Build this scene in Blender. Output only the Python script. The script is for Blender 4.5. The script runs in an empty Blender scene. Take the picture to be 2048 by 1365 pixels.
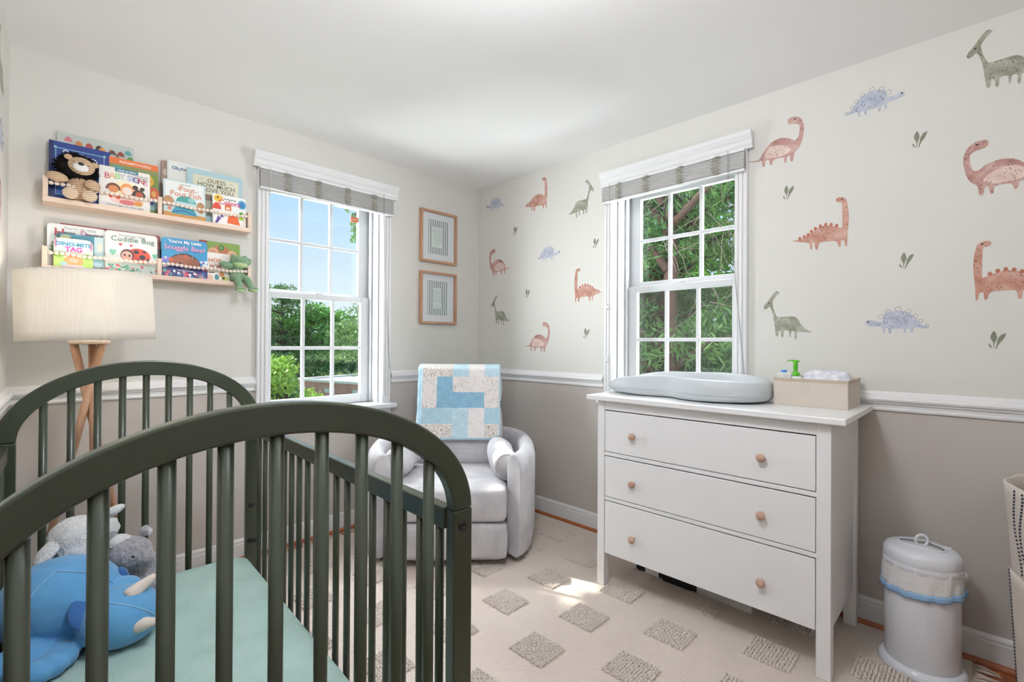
import bpy, bmesh, math, random
from math import pi, sin, cos, radians, sqrt, atan2
from mathutils import Vector, Matrix, Euler, noise
SC = bpy.context.scene
COL = SC.collection
rnd = random.Random(7)

# ---------------------------------------------------------------- helpers
def lin(h):
    h = h.lstrip('#')
    out = []
    for i in (0, 2, 4):
        c = int(h[i:i+2], 16) / 255
        out.append(c/12.92 if c <= .04045 else ((c+.055)/1.055)**2.4)
    return (*out, 1)

def nt(name):
    m = bpy.data.materials.new(name); m.use_nodes = True
    t = m.node_tree; b = t.nodes['Principled BSDF']
    return m, t, b

def N(t, typ, **kw):
    n = t.nodes.new(typ)
    for k, v in kw.items():
        if k in n.inputs.keys(): n.inputs[k].default_value = v
        else: setattr(n, k, v)
    return n

def L(t, a, ao, b, bi): t.links.new(a.outputs[ao], b.inputs[bi])

def coords(t, kind='Object', scale=(1, 1, 1), rot=(0, 0, 0)):
    c = N(t, 'ShaderNodeTexCoord'); mp = N(t, 'ShaderNodeMapping')
    mp.inputs['Scale'].default_value = scale; mp.inputs['Rotation'].default_value = rot
    L(t, c, kind, mp, 'Vector'); return mp

def ramp(t, stops, interp='LINEAR'):
    r = N(t, 'ShaderNodeValToRGB'); r.color_ramp.interpolation = interp
    e = r.color_ramp.elements
    while len(e) < len(stops): e.new(.5)
    for i, (p, c) in enumerate(stops): e[i].position = p; e[i].color = c
    return r

MATS = {}
def mat(name, col, rough=.6, metal=0, spec=.5, mottle=None, bump=None, scale=(1, 1, 1), sheen=0, coat=0):
    """plain paint/plastic/fabric; mottle=(noise scale, second colour, contrast), bump=(noise scale, strength)"""
    if name in MATS: return MATS[name]
    m, t, b = nt(name)
    b.inputs['Base Color'].default_value = lin(col)
    b.inputs['Roughness'].default_value = rough; b.inputs['Metallic'].default_value = metal
    b.inputs['Specular IOR Level'].default_value = spec
    if sheen: b.inputs['Sheen Weight'].default_value = sheen; b.inputs['Sheen Roughness'].default_value = .5
    if coat: b.inputs['Coat Weight'].default_value = coat; b.inputs['Coat Roughness'].default_value = .1
    if mottle or bump: mp = coords(t, 'Object', scale)
    if mottle:
        n = N(t, 'ShaderNodeTexNoise', Scale=mottle[0], Detail=4.0)
        L(t, mp, 'Vector', n, 'Vector')
        w = mottle[2] / 2
        r = ramp(t, [(.5-w, lin(col)), (.5+w, lin(mottle[1]))]); L(t, n, 'Fac', r, 'Fac')
        L(t, r, 'Color', b, 'Base Color')
    if bump:
        n2 = N(t, 'ShaderNodeTexNoise', Scale=bump[0], Detail=3.0); L(t, mp, 'Vector', n2, 'Vector')
        bp = N(t, 'ShaderNodeBump', Strength=bump[1], Distance=.01); L(t, n2, 'Fac', bp, 'Height')
        L(t, bp, 'Normal', b, 'Normal')
    MATS[name] = m; return m

def wood(name, c1, c2, axis='Z', rough=.5, freq=1.0):
    if name in MATS: return MATS[name]
    m, t, b = nt(name)
    s = {'X': (2, 30, 30), 'Y': (30, 2, 30), 'Z': (30, 30, 2)}[axis]
    mp = coords(t, 'Object', tuple(k*freq for k in s))
    n = N(t, 'ShaderNodeTexNoise', Scale=3.0, Detail=6.0, Distortion=.6); L(t, mp, 'Vector', n, 'Vector')
    r = ramp(t, [(.3, lin(c1)), (.7, lin(c2))]); L(t, n, 'Fac', r, 'Fac'); L(t, r, 'Color', b, 'Base Color')
    b.inputs['Roughness'].default_value = rough
    bp = N(t, 'ShaderNodeBump', Strength=.15, Distance=.002); L(t, n, 'Fac', bp, 'Height'); L(t, bp, 'Normal', b, 'Normal')
    MATS[name] = m; return m

def weave(name, c1, c2, f=220, rough=.9, strength=.35, mott=0.0, kind='Object'):
    """woven cloth: crossed fine waves as bump and a slight tone change"""
    if name in MATS: return MATS[name]
    m, t, b = nt(name)
    mp = coords(t, kind)
    wx = N(t, 'ShaderNodeTexWave', Scale=f/6.28, Distortion=1.5); wx.bands_direction = 'X'
    wz = N(t, 'ShaderNodeTexWave', Scale=f/6.28, Distortion=1.5); wz.bands_direction = 'Z'
    wy = N(t, 'ShaderNodeTexWave', Scale=f/6.28, Distortion=1.5); wy.bands_direction = 'Y'
    for w in (wx, wy, wz): L(t, mp, 'Vector', w, 'Vector'); w.inputs['Detail'].default_value = 2
    a1 = N(t, 'ShaderNodeMath', operation='ADD'); L(t, wx, 'Fac', a1, 0); L(t, wz, 'Fac', a1, 1)
    a2 = N(t, 'ShaderNodeMath', operation='ADD'); L(t, a1, 0, a2, 0); L(t, wy, 'Fac', a2, 1)
    nz = N(t, 'ShaderNodeTexNoise', Scale=9.0, Detail=5.0); L(t, mp, 'Vector', nz, 'Vector')
    a3 = N(t, 'ShaderNodeMath', operation='MULTIPLY'); L(t, a2, 0, a3, 0); a3.inputs[1].default_value = .33
    mx = N(t, 'ShaderNodeMix', data_type='FLOAT'); mx.inputs[0].default_value = .35 + mott; L(t, a3, 0, mx, 2); L(t, nz, 'Fac', mx, 3)
    r = ramp(t, [(.25, lin(c2)), (.75, lin(c1))]); L(t, mx, 0, r, 'Fac'); L(t, r, 'Color', b, 'Base Color')
    b.inputs['Roughness'].default_value = rough
    bp = N(t, 'ShaderNodeBump', Strength=strength, Distance=.002); L(t, a2, 0, bp, 'Height'); L(t, bp, 'Normal', b, 'Normal')
    MATS[name] = m; return m

class MB:
    """collects shapes and links them as ONE mesh object"""
    def __init__(s): s.v = []; s.f = []; s.m = []; s.sm = []
    def add(s, vs, fs, mi=0, smooth=False, M=None):
        o = len(s.v)
        s.v += [tuple(M @ Vector(v)) if M is not None else tuple(v) for v in vs]
        for k, f in enumerate(fs):
            s.f.append([o+i for i in f]); s.m.append(mi[k] if isinstance(mi, list) else mi); s.sm.append(smooth)
        return s
    def box(s, x0, x1, y0, y1, z0, z1, mi=0, M=None):
        v = [(x, y, z) for z in (z0, z1) for y in (y0, y1) for x in (x0, x1)]
        return s.add(v, [(0, 2, 3, 1), (4, 5, 7, 6), (0, 1, 5, 4), (2, 6, 7, 3), (0, 4, 6, 2), (1, 3, 7, 5)], mi, False, M)
    def tube(s, pts, r, n=10, mi=0, caps=True, smooth=True, flat=1.0):
        pts = [Vector(p) for p in pts]; k = len(pts)
        rs = r if isinstance(r, (list, tuple)) else [r]*k
        up = None; vs = []
        for i, p in enumerate(pts):
            d = (pts[min(i+1, k-1)] - pts[max(i-1, 0)]).normalized()
            if up is None:
                a = Vector((0, 0, 1)) if abs(d.z) < .9 else Vector((1, 0, 0))
                up = (a - d*a.dot(d)).normalized()
            else: up = (up - d*up.dot(d)).normalized()
            sd = d.cross(up)
            for j in range(n):
                a = 2*pi*j/n; vs.append(p + (up*cos(a)*flat + sd*sin(a))*rs[i])
        fs = [(i*n+j, i*n+(j+1) % n, (i+1)*n+(j+1) % n, (i+1)*n+j) for i in range(k-1) for j in range(n)]
        if caps: fs += [tuple(range(n-1, -1, -1)), tuple((k-1)*n+j for j in range(n))]
        return s.add(vs, fs, mi, smooth)
    def lathe(s, prof, n=32, c=(0, 0, 0), mi=0, M=None, smooth=True, sx=1, sy=1):
        vs = [(c[0]+r*cos(2*pi*j/n)*sx, c[1]+r*sin(2*pi*j/n)*sy, c[2]+z) for r, z in prof for j in range(n)]
        k = len(prof)
        fs = [(i*n+j, i*n+(j+1) % n, (i+1)*n+(j+1) % n, (i+1)*n+j) for i in range(k-1) for j in range(n)]
        if prof[0][0] > 1e-5: fs.append(tuple(range(n-1, -1, -1)))
        if prof[-1][0] > 1e-5: fs.append(tuple((k-1)*n+j for j in range(n)))
        return s.add(vs, fs, mi, smooth, M)
    def ell(s, c, r, rot=None, nu=20, nv=12, mi=0, fn=None):
        R = Euler(rot).to_matrix() if rot else Matrix.Identity(3)
        c = Vector(c); vs = [c + R @ Vector((0, 0, -r[2]))]
        for i in range(1, nv):
            th = -pi/2 + pi*i/nv
            for j in range(nu):
                ph = 2*pi*j/nu
                q = Vector((cos(th)*cos(ph), cos(th)*sin(ph), sin(th)))
                if fn: q = q*fn(q)
                vs.append(c + R @ Vector((q.x*r[0], q.y*r[1], q.z*r[2])))
        vs.append(c + R @ Vector((0, 0, r[2])))
        e = len(vs)-1
        fs = [(0, 1+(j+1) % nu, 1+j) for j in range(nu)]
        fs += [(1+i*nu+j, 1+i*nu+(j+1) % nu, 1+(i+1)*nu+(j+1) % nu, 1+(i+1)*nu+j) for i in range(nv-2) for j in range(nu)]
        fs += [(1+(nv-2)*nu+j, 1+(nv-2)*nu+(j+1) % nu, e) for j in range(nu)]
        return s.add(vs, fs, mi, True)
    def prism(s, poly, d, M, mi=0, smooth=False):
        """2-D outline (may be concave) extruded by d along M's z axis"""
        n = len(poly)
        ar = sum(poly[i][0]*poly[(i+1) % n][1]-poly[(i+1) % n][0]*poly[i][1] for i in range(n))
        if ar < 0: poly = list(reversed(poly))
        vs = [(x, y, 0) for x, y in poly] + [(x, y, d) for x, y in poly]
        fs = [tuple(range(n-1, -1, -1)), tuple(range(n, 2*n))] + [(i, (i+1) % n, n+(i+1) % n, n+i) for i in range(n)]
        return s.add(vs, fs, mi, smooth, M)
    def grid(s, fn, nu, nv, cu=False, cv=False, mi=0, smooth=True, flip=False):
        vs = [fn(i/(nu if cu else nu-1), j/(nv if cv else nv-1)) for i in range(nu) for j in range(nv)]
        fs = []; ms = []
        for i in range(nu if cu else nu-1):
            for j in range(nv if cv else nv-1):
                a, b, c, d = i*nv+j, i*nv+(j+1) % nv, ((i+1) % nu)*nv+(j+1) % nv, ((i+1) % nu)*nv+j
                fs.append((a, b, c, d) if flip else (a, d, c, b))
                ms.append(mi(i, j) if callable(mi) else mi)
        return s.add(vs, fs, ms, smooth)
    def mesh(s, name, mats):
        me = bpy.data.meshes.new(name); me.from_pydata(s.v, [], s.f)
        for m in mats: me.materials.append(m)
        me.polygons.foreach_set('material_index', s.m); me.polygons.foreach_set('use_smooth', s.sm)
        me.update(); return me
    def build(s, name, mats, parent=None, bevel=0, sub=0, weld=False, tri=False, loc=None, seg=2):
        if not isinstance(mats, (list, tuple)): mats = [mats]
        me = s.mesh(name, mats)
        if weld or tri:
            bm = bmesh.new(); bm.from_mesh(me)
            if weld: bmesh.ops.remove_doubles(bm, verts=bm.verts, dist=1e-5); bmesh.ops.recalc_face_normals(bm, faces=bm.faces)
            if tri: bmesh.ops.triangulate(bm, faces=[f for f in bm.faces if len(f.verts) > 4])
            bm.to_mesh(me); bm.free()
        o = bpy.data.objects.new(name, me); COL.objects.link(o)
        if parent is not None: o.parent = parent
        if loc: o.location = loc
        if bevel:
            b = o.modifiers.new('bevel', 'BEVEL'); b.width = bevel; b.segments = seg; b.limit_method = 'ANGLE'; b.angle_limit = radians(40)
        if sub:
            u = o.modifiers.new('sub', 'SUBSURF'); u.levels = sub; u.render_levels = sub
        return o

def tag(o, label=None, cat=None, group=None, kind=None):
    if label: o['label'] = label
    if cat: o['category'] = cat
    if group: o['group'] = group
    if kind: o['kind'] = kind
    return o

def thing(name, label, cat, loc=(0, 0, 0), rz=0, group=None, rot=None):
    o = bpy.data.objects.new(name, None); COL.objects.link(o)
    o.location = loc; o.rotation_euler = rot if rot else (0, 0, rz); o.empty_display_size = .05
    return tag(o, label, cat, group)

def struct(o): o['kind'] = 'structure'; return o

def kid(src, parent, loc, name=None, rot=None):
    c = src.copy(); COL.objects.link(c); c.parent = parent; c.location = loc
    if rot: c.rotation_euler = rot
    return c

def fuse(o, vox, smooth=4, fac=.6):
    r = o.modifiers.new('fuse', 'REMESH'); r.mode = 'VOXEL'; r.voxel_size = vox; r.use_smooth_shade = True
    s = o.modifiers.new('smooth', 'SMOOTH'); s.iterations = smooth; s.factor = fac
    return o

def fluff(o, size, strength, name='fluff'):
    tx = bpy.data.textures.get(name+str(size)) or bpy.data.textures.new(name+str(size), 'CLOUDS')
    tx.noise_scale = size; tx.noise_depth = 2
    d = o.modifiers.new('fluff', 'DISPLACE'); d.texture = tx; d.strength = strength; d.mid_level = .5
    return o

# ---------------------------------------------------------------- materials
def wall_paint(name):
    m, t, b = nt(name)
    g = N(t, 'ShaderNodeNewGeometry'); s = N(t, 'ShaderNodeSeparateXYZ'); L(t, g, 'Position', s, 'Vector')
    c = N(t, 'ShaderNodeMath', operation='GREATER_THAN'); c.inputs[1].default_value = .95; L(t, s, 'Z', c, 0)
    mx = N(t, 'ShaderNodeMix', data_type='RGBA'); L(t, c, 0, mx, 0)
    mx.inputs[6].default_value = lin('#bbb4ae'); mx.inputs[7].default_value = lin('#d3d1cb')
    L(t, mx, 2, b, 'Base Color'); b.inputs['Roughness'].default_value = .75
    n = N(t, 'ShaderNodeTexNoise', Scale=350.0, Detail=2.0); L(t, g, 'Position', n, 'Vector')
    bp = N(t, 'ShaderNodeBump', Strength=.06, Distance=.002); L(t, n, 'Fac', bp, 'Height'); L(t, bp, 'Normal', b, 'Normal')
    return m
M_wall = wall_paint('two tone wall paint')
M_ceil = mat('ceiling paint', '#f3f3f2', .85)
M_trim = mat('white trim paint', '#dedede', .4)
M_green = mat('dark green lacquer', '#3a4033', .30)
M_white = mat('white furniture lacquer', '#e4e4e4', .32)
M_jamb = mat('jamb vinyl', '#b4b5b7', .4)
M_vinyl = mat('white window vinyl', '#d2d3d4', .35)
M_steel = mat('dark steel', '#3a3a3c', .35, metal=.9)
M_chrome = mat('bright steel', '#b5b2a8', .25, metal=1)
M_oak = wood('oak', '#a97f62', '#c39a7b', 'Z', .5)
M_oakx = wood('oak across', '#a97f62', '#c39a7b', 'X', .5)
M_maple = wood('maple', '#d8bda8', '#e8d2c0', 'X', .5)
M_maplez = wood('maple upright', '#d8bda8', '#e8d2c0', 'Z', .5)
M_bead = mat('bare wood beads', '#f5e8dd', .55, mottle=(60, '#ecdccd', .5))
M_knob = wood('knob wood', '#a98573', '#c2a28f', 'Y', .45, 2.0)
M_chair = weave('pale grey chenille', '#d2d0d2', '#aeacb0', 520, .95, .3, .55)
M_mint = weave('mint muslin', '#b2ccc5', '#9bb7af', 420, .95, .35, .4)
M_page = mat('paper edge', '#ded8cc', .8)
M_black = mat('black', '#15161a', .5)
M_linen = None
def translucent(name, c1, c2, f, amt):
    m = weave(name, c1, c2, f, .9, .5, .2)
    t = m.node_tree; b = t.nodes['Principled BSDF']; out = t.nodes['Material Output']
    tr = N(t, 'ShaderNodeBsdfTranslucent'); mx = N(t, 'ShaderNodeMixShader'); mx.inputs[0].default_value = amt
    src = b.inputs['Base Color'].links[0].from_socket; t.links.new(src, tr.inputs['Color'])
    L(t, b, 'BSDF', mx, 1); L(t, tr, 'BSDF', mx, 2); L(t, mx, 'Shader', out, 'Surface')
    return m
M_linen = translucent('linen lampshade', '#f7f5f1', '#f1ede6', 520, .5)

def glass_mat():
    m, t, b = nt('window glass'); t.nodes.remove(b); out = t.nodes['Material Output']
    tr = N(t, 'ShaderNodeBsdfTransparent'); tr.inputs[0].default_value = (.97, .98, .98, 1)
    gl = N(t, 'ShaderNodeBsdfGlossy'); gl.inputs['Roughness'].default_value = .02
    mx = N(t, 'ShaderNodeMixShader'); mx.inputs[0].default_value = .03
    L(t, tr, 0, mx, 1); L(t, gl, 0, mx, 2); L(t, mx, 0, out, 'Surface'); return m
M_glass = glass_mat()
def screen_mat(a):
    m, t, b = nt('insect screen mesh'); out = t.nodes['Material Output']
    b.inputs['Base Color'].default_value = lin('#4a4a46'); b.inputs['Roughness'].default_value = .9
    tr = N(t, 'ShaderNodeBsdfTransparent'); mx = N(t, 'ShaderNodeMixShader'); mx.inputs[0].default_value = a
    L(t, tr, 0, mx, 1); L(t, b, 0, mx, 2); L(t, mx, 0, out, 'Surface'); return m
M_screen = screen_mat(.24)
# ---------------------------------------------------------------- room shell
# wall_back holds window_1 (plane y=0), wall_right holds window_2 (plane x=0); the corner between them is the origin
H = 2.44; YF = -3.62; WT = .26
W1 = (-1.237, .36, .79, 2.17); W2 = (-1.64, .36, .86, 2.17)
def wall_hole(name, c, hw, z0, z1, a0, a1, axis):
    b = MB()
    def bx(u0, u1, za, zb):
        if axis == 'x': b.box(u0, u1, 0, WT, za, zb)
        else: b.box(0, WT, u0, u1, za, zb)
    bx(a0, c-hw, -.1, H+.1); bx(c+hw, a1, -.1, H+.1); bx(c-hw, c+hw, -.1, z0); bx(c-hw, c+hw, z1, H+.1)
    return struct(b.build(name, M_wall))
wall_hole('wall_back', W1[0], .3735, W1[2]-.051, W1[3]+.0135, -3.0, .0, 'x')
wall_hole('wall_right', W2[0], .3735, W2[2]-.051, W2[3]+.0135, YF-.1, WT, 'y')
d = radians(2.0)
MC = Matrix.Translation((-2.62, 0, 0)) @ Matrix.Rotation(-d, 4, 'Z')   # wall_left stands 2 degrees out of square
struct(MB().box(-.2, 0, -4.2, .0, -.1, H+.1, M=MC).build('wall_left', M_wall))
struct(MB().box(-3.0, .26, YF-.2, YF, -.1, H+.1).build('wall_front', M_wall))
struct(MB().box(-3.0, .26, YF-.2, WT, H, H+.12).build('ceiling', M_ceil))
def floor_mat():
    m, t, b = nt('oak floor boards')
    mp = coords(t, 'Object', (1, 1, 1))
    br = N(t, 'ShaderNodeTexBrick', Scale=1.0); L(t, mp, 'Vector', br, 'Vector')
    br.inputs['Brick Width'].default_value = 1.1; br.inputs['Row Height'].default_value = .057; br.inputs['Mortar Size'].default_value = .0012
    br.inputs['Color1'].default_value = lin('#a3603a'); br.inputs['Color2'].default_value = lin('#8c4d2b'); br.inputs['Mortar'].default_value = lin('#40220f')
    mp2 = coords(t, 'Object', (3, 40, 1)); n = N(t, 'ShaderNodeTexNoise', Scale=4.0, Detail=5.0); L(t, mp2, 'Vector', n, 'Vector')
    mx = N(t, 'ShaderNodeMix', data_type='RGBA', blend_type='OVERLAY'); mx.inputs[0].default_value = .4
    L(t, br, 'Color', mx, 6); L(t, n, 'Fac', mx, 7); L(t, mx, 2, b, 'Base Color'); b.inputs['Roughness'].default_value = .35
    return m
struct(MB().box(-3.0, .26, YF-.2, WT, -.1, 0).build('floor', floor_mat()))

def run(name, prof, p0, p1, mats=None, e0=0, e1=0):
    """moulding: profile (out, z) swept from p0 to p1; 'out' points to the left of the run; ends mitred by e0/e1 per unit of out"""
    p0, p1 = Vector((*p0, 0)), Vector((*p1, 0)); dr = (p1-p0).normalized(); nl = Vector((-dr.y, dr.x, 0))
    n = len(prof); b = MB()
    vs = [p0 + dr*(e0*o) + nl*o + Vector((0, 0, z)) for o, z in prof] + [p1 - dr*(e1*o) + nl*o + Vector((0, 0, z)) for o, z in prof]
    b.add(vs, [tuple(range(n)), tuple(range(2*n-1, n-1, -1))] + [(i, n+i, n+(i+1) % n, (i+1) % n) for i in range(n)])
    return struct(b.build(name, mats or M_trim, weld=True, tri=True))
RAIL = [(0, .926), (.009, .926), (.010, .934), (.007, .940), (.008, .950), (.014, .956), (.015, .962), (.022, .966), (.0245, .974), (.022, .983), (.014, .988), (.012, .996), (.008, 1.0), (.006, 1.006), (0, 1.006)]
BASE = [(0, 0), (.013, 0), (.013, .088), (.0105, .094), (.0115, .104), (.008, .112), (.004, .117), (0, .117)]
SHOE = [(.0, 0), (.019, 0), (.019, .006), (.016, .014), (.010, .020), (.0, .021)]
wl0 = (MC @ Vector((0, 0, 0))); wl1 = (MC @ Vector((0, -3.7, 0)))
M_shoe = wood('brown shoe wood', '#8a4a26', '#a86034', 'Y', .45)
M_shoex = wood('brown shoe wood across', '#8a4a26', '#a86034', 'X', .45)
# out must point into the room
run('trim_1', RAIL, (-1.662, 0), (-2.62, 0), None, 0, 1)
run('trim_2', RAIL, (0, 0), (-.803, 0), None, 1, 0)
run('trim_3', RAIL, (0, -1.205), (0, 0), None, 0, 1)
run('trim_4', RAIL, (0, YF), (0, -2.075))
run('trim_5', RAIL, (wl0.x, wl0.y), (wl1.x, wl1.y), None, 1, 0)
run('baseboard_back', BASE, (0, 0), (-2.62, 0), None, 1, 1)
run('baseboard_right', BASE, (0, YF), (0, 0), None, 0, 1)
run('baseboard_left', BASE, (wl0.x, wl0.y), (wl1.x, wl1.y), None, 1, 0)
SH = [(o+.013, z) for o, z in SHOE]
run('trim_6', SH, (0, 0), (-2.62, 0), M_shoex, 1, 1)
run('trim_7', SH, (0, YF), (0, 0), M_shoe, 0, 1)
run('trim_8', SH, (wl0.x, wl0.y), (wl1.x, wl1.y), M_shoe, 1, 0)

# ---------------------------------------------------------------- windows (local x = right as seen from inside, y = outward)
def window(idx, loc, rz, zs, low, up, screen):
    """zs: stool top; low/up: (glass bottom, middle muntin, glass top) of lower and upper sash"""
    w = bpy.data.objects.new('window_%d' % idx, None); COL.objects.link(w); w.location = loc; w.rotation_euler = (0, 0, rz); struct(w)
    zt = 2.17; hw = .36
    # casing: fluted side boards and head
    for sx in (-1, 1):
        b = MB(); a, c = sorted((sx*.362, sx*.425))
        b.box(a, c, -.016, 0, zs, 2.2)
        for k in range(3):
            m = a + (c-a)*(k+.5)/3; b.box(m-.008, m+.008, -.021, -.016, zs+.05, 2.19)
        b.build('casing', M_trim, w, bevel=.002)
    MB().box(-.425, .425, -.016, 0, zt, 2.2).build('head_casing', M_trim, w, bevel=.002)
    b = MB(); b.box(-.455, .455, -.062, .10, zs-.032, zs); b.build('stool', M_trim, w, bevel=.008, seg=3)
    MB().box(-.43, .43, -.018, 0, zs-.095, zs-.032).build('apron', M_trim, w, bevel=.003)
    # jamb lining with stop beads
    b = MB()
    for sx in (-1, 1):
        def sb(x0, x1, y0, y1):
            p, q = sorted((sx*x0, sx*x1)); b.box(p, q, y0, y1, zs, zt)
        sb(.360, .372, -.002, .262); sb(.348, .360, .118, .148); sb(.353, .360, .185, .189); sb(.346, .360, .226, .256); sb(.352, .36, .03, .042)
    b.box(-.372, .372, -.002, .262, zt, zt+.012); b.box(-.372, .372, .10, .262, zs-.05, zs-.002); b.box(-.36, .36, .118, .148, zt-.012, zt)
    b.build('jamb', M_jamb, w, bevel=.0015)
    gh = .291
    def sash(name, y0, y1, z0, z1, g, parent):
        s = MB()
        for sx in (-1, 1):
            p, q = sorted((sx*gh, sx*(hw-.001))); s.box(p, q, y0, y1, z0, z1)
        s.box(-gh, gh, y0, y1, z0, g[0]); s.box(-gh, gh, y0, y1, g[2], z1)
        so = s.build(name, M_vinyl, parent, bevel=.003)
        m = MB(); ym = (y0+y1)/2
        for k in (-1, 1): m.box(k*gh/3-.0105, k*gh/3+.0105, ym-.010, ym+.012, g[0], g[2])
        m.box(-gh, gh, ym-.009, ym+.011, g[1]-.0105, g[1]+.0105)
        m.build('muntins', M_vinyl, so, bevel=.004)
        MB().box(-gh, gh, ym+.0005, ym+.0035, g[0], g[2]).build('glass', M_glass, so)
        return so
    ls = sash('lower_sash', .150, .184, zs, low[2]+.036, low, w)
    us = sash('upper_sash', .191, .224, low[2]+.004, zt, up, w)
    b = MB(); b.box(-.03, .03, .152, .182, low[2]+.036, low[2]+.042); b.tube([(-.006, .165, low[2]+.04), (-.006, .165, low[2]+.052)], .012, 12); b.box(-.012, .034, .160, .170, low[2]+.046, low[2]+.052)
    b.build('sash_lock', M_vinyl, w, bevel=.002)
    b = MB()
    for sx in (-1, 1): b.box(sx*.325-.006, sx*.325+.006, .150, .160, low[2]+.036, low[2]+.040)
    b.build('tilt_latch', M_vinyl, w)
    if screen: MB().box(-.35, .35, .236, .2375, zs, low[2]+.03).build('insect_screen', M_screen, w)
    b = MB()
    if idx == 2:
        for z in (1.10, 1.43):
            b.tube([(-.395, -.018, z-.014), (-.395, -.036, z-.010), (-.395, -.036, z+.010), (-.395, -.018, z+.014)], .004, 8)
        b.build('cord_cleat', M_trim, w)
    return w
window(1, (W1[0], 0, 0), 0, W1[2], (.846, 1.163, 1.474), (1.528, 1.834, 2.125), False)
window(2, (0, W2[0], 0), -pi/2, W2[2], (.930, 1.228, 1.527), (1.596, 1.858, 2.125), True)
# cornice over each window
CR = [(0, 2.185), (.030, 2.185), (.032, 2.196), (.036, 2.200), (.040, 2.212), (.040, 2.222), (.048, 2.232), (.055, 2.246), (.057, 2.250), (.057, 2.268), (0, 2.268)]
run('trim_9', CR, (-.775, 0), (-1.685, 0)); run('trim_10', CR, (0, -2.092), (0, -1.20))

def blind(name, label, loc, rz, zb, xcords):
    t = thing(name, label, 'blind', loc, rz)
    n = 26; z1 = 2.182
    s = MB()
    for k in range(n):
        z = zb + .014 + (z1-.018-zb-.014)*k/(n-1); o = .0012*sin(k*2.1)
        s.box(-.42, .42, -.0545+o, -.0235+o, z, z+.0024)
    s.build('slat_stack', mat('grey woven slats', '#c4c3c0', .6, mottle=(80, '#a9a8a6', .4), scale=(.1, 1, 6)), t)
    MB().box(-.42, .42, -.052, -.026, zb, zb+.012).build('bottom_rail', M_trim, t, bevel=.002)
    MB().box(-.42, .42, -.05, -.022, 2.172, 2.184).build('head_rail', M_trim, t)
    for x in xcords:
        c = MB(); p = []
        for q in range(60):
            u = q/59; p.append((x+.024*sin(q*2.55)+.004*sin(q*.9), -.0575-.003*cos(q*1.7), 2.176-(2.170-zb)*u))
        c.tube(p, .0011, 5); c.tube([(x, -.040, 2.19), (x-.006, -.056, 2.176)], .0012, 5); c.tube([(x, -.040, 2.19), (x+.008, -.056, 2.170)], .0012, 5)
        c.build('ladder_cord', mat('cotton cord', '#d3cfc2', .8), t)
    for pts in ([(.345, -.056, 2.19), (.352, -.058, 1.9), (.392, -.03, 1.3), (.415, -.024, 1.02)], [(.34, -.056, 2.19), (.345, -.059, 1.85), (.405, -.03, 1.2), (.418, -.024, 1.02)]):
        MB().tube(pts, .0008, 5).build('pull_cord', mat('grey cord', '#8d8d8a', .8), t)
    MB().tube([(-.37, -.057, 2.18), (-.37, -.058, 2.03)], .002, 6).build('tilt_cord', mat('cotton cord', '#d3cfc2', .8), t)
    return t
blind('window_blind', 'raised grey slatted blind over the window of the shelf wall', (W1[0], 0, 0), 0, 2.062, (-.275, -.095, .09, .275))
blind('window_blind', 'raised grey slatted blind over the window above the dresser', (0, W2[0]-.0, 0), -pi/2, 2.072, (-.30, -.12, .085, .28))
# ---------------------------------------------------------------- rug
RT = .010
def rug_mat():
    m, t, b = nt('flat woven wool')
    mp = coords(t, 'Object')
    w = N(t, 'ShaderNodeTexWave', Scale=24.0, Distortion=.8); w.bands_direction = 'Y'; w.inputs['Detail'].default_value = 2; L(t, mp, 'Vector', w, 'Vector')
    w2 = N(t, 'ShaderNodeTexWave', Scale=32.0, Distortion=1.0); w2.bands_direction = 'X'; L(t, mp, 'Vector', w2, 'Vector')
    n = N(t, 'ShaderNodeTexNoise', Scale=6.0, Detail=6.0); L(t, mp, 'Vector', n, 'Vector')
    a = N(t, 'ShaderNodeMath', operation='MULTIPLY'); L(t, w, 'Fac', a, 0); L(t, w2, 'Fac', a, 1)
    r = ramp(t, [(0, lin('#c4b7ae')), (1, lin('#d8ccc3'))]); 
    mx = N(t, 'ShaderNodeMix', data_type='FLOAT'); mx.inputs[0].default_value = .5; L(t, a, 0, mx, 2); L(t, n, 'Fac', mx, 3); L(t, mx, 0, r, 'Fac')
    L(t, r, 'Color', b, 'Base Color'); b.inputs['Roughness'].default_value = .95; b.inputs['Specular IOR Level'].default_value = .1
    bp = N(t, 'ShaderNodeBump', Strength=.55, Distance=.004); L(t, a, 0, bp, 'Height'); L(t, bp, 'Normal', b, 'Normal')
    return m
M_rug = rug_mat(); M_tuft = mat('looped wool', '#d6ccc4', .95, spec=.1, mottle=(70, '#c2b7ae', .6))
rug = thing('area_rug', 'cream wool rug with raised looped squares covering the floor', 'rug', (0, 0, 0))
MB().box(-2.47, -.036, -2.88, -.10, 0, RT).build('woven_base', M_rug, rug, bevel=.003)
TX, TY = .150, .166
def tuft_mesh():
    b = MB(); r = random.Random(3); nx, ny = 13, 14
    for i in range(nx):
        for j in range(ny):
            x = TX*(i+.5)/nx; y = -TY*(j+.5)/ny; a = r.uniform(-.5, .5) + (.9 if (i+j) % 2 else -.5)
            b.ell((x+r.uniform(-.0012, .0012), y+r.uniform(-.0012, .0012), .004), (.0074, .0048, .0085*r.uniform(.75, 1.25)), (0, 0, a), 8, 5)
    return b
tsrc = None
for i in range(13):
    for k in range(-1, 4):
        y = (-.945 if i % 2 == 0 else -1.265) - .65*k
        if y > -.12 or y-TY < -2.87: continue
        x = -.157 - .1537*i - TX
        if tsrc is None: tsrc = tuft_mesh().build('looped_square', M_tuft, rug, loc=(x, y, RT-.001))
        else: kid(tsrc, rug, (x, y, RT-.001))
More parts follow.
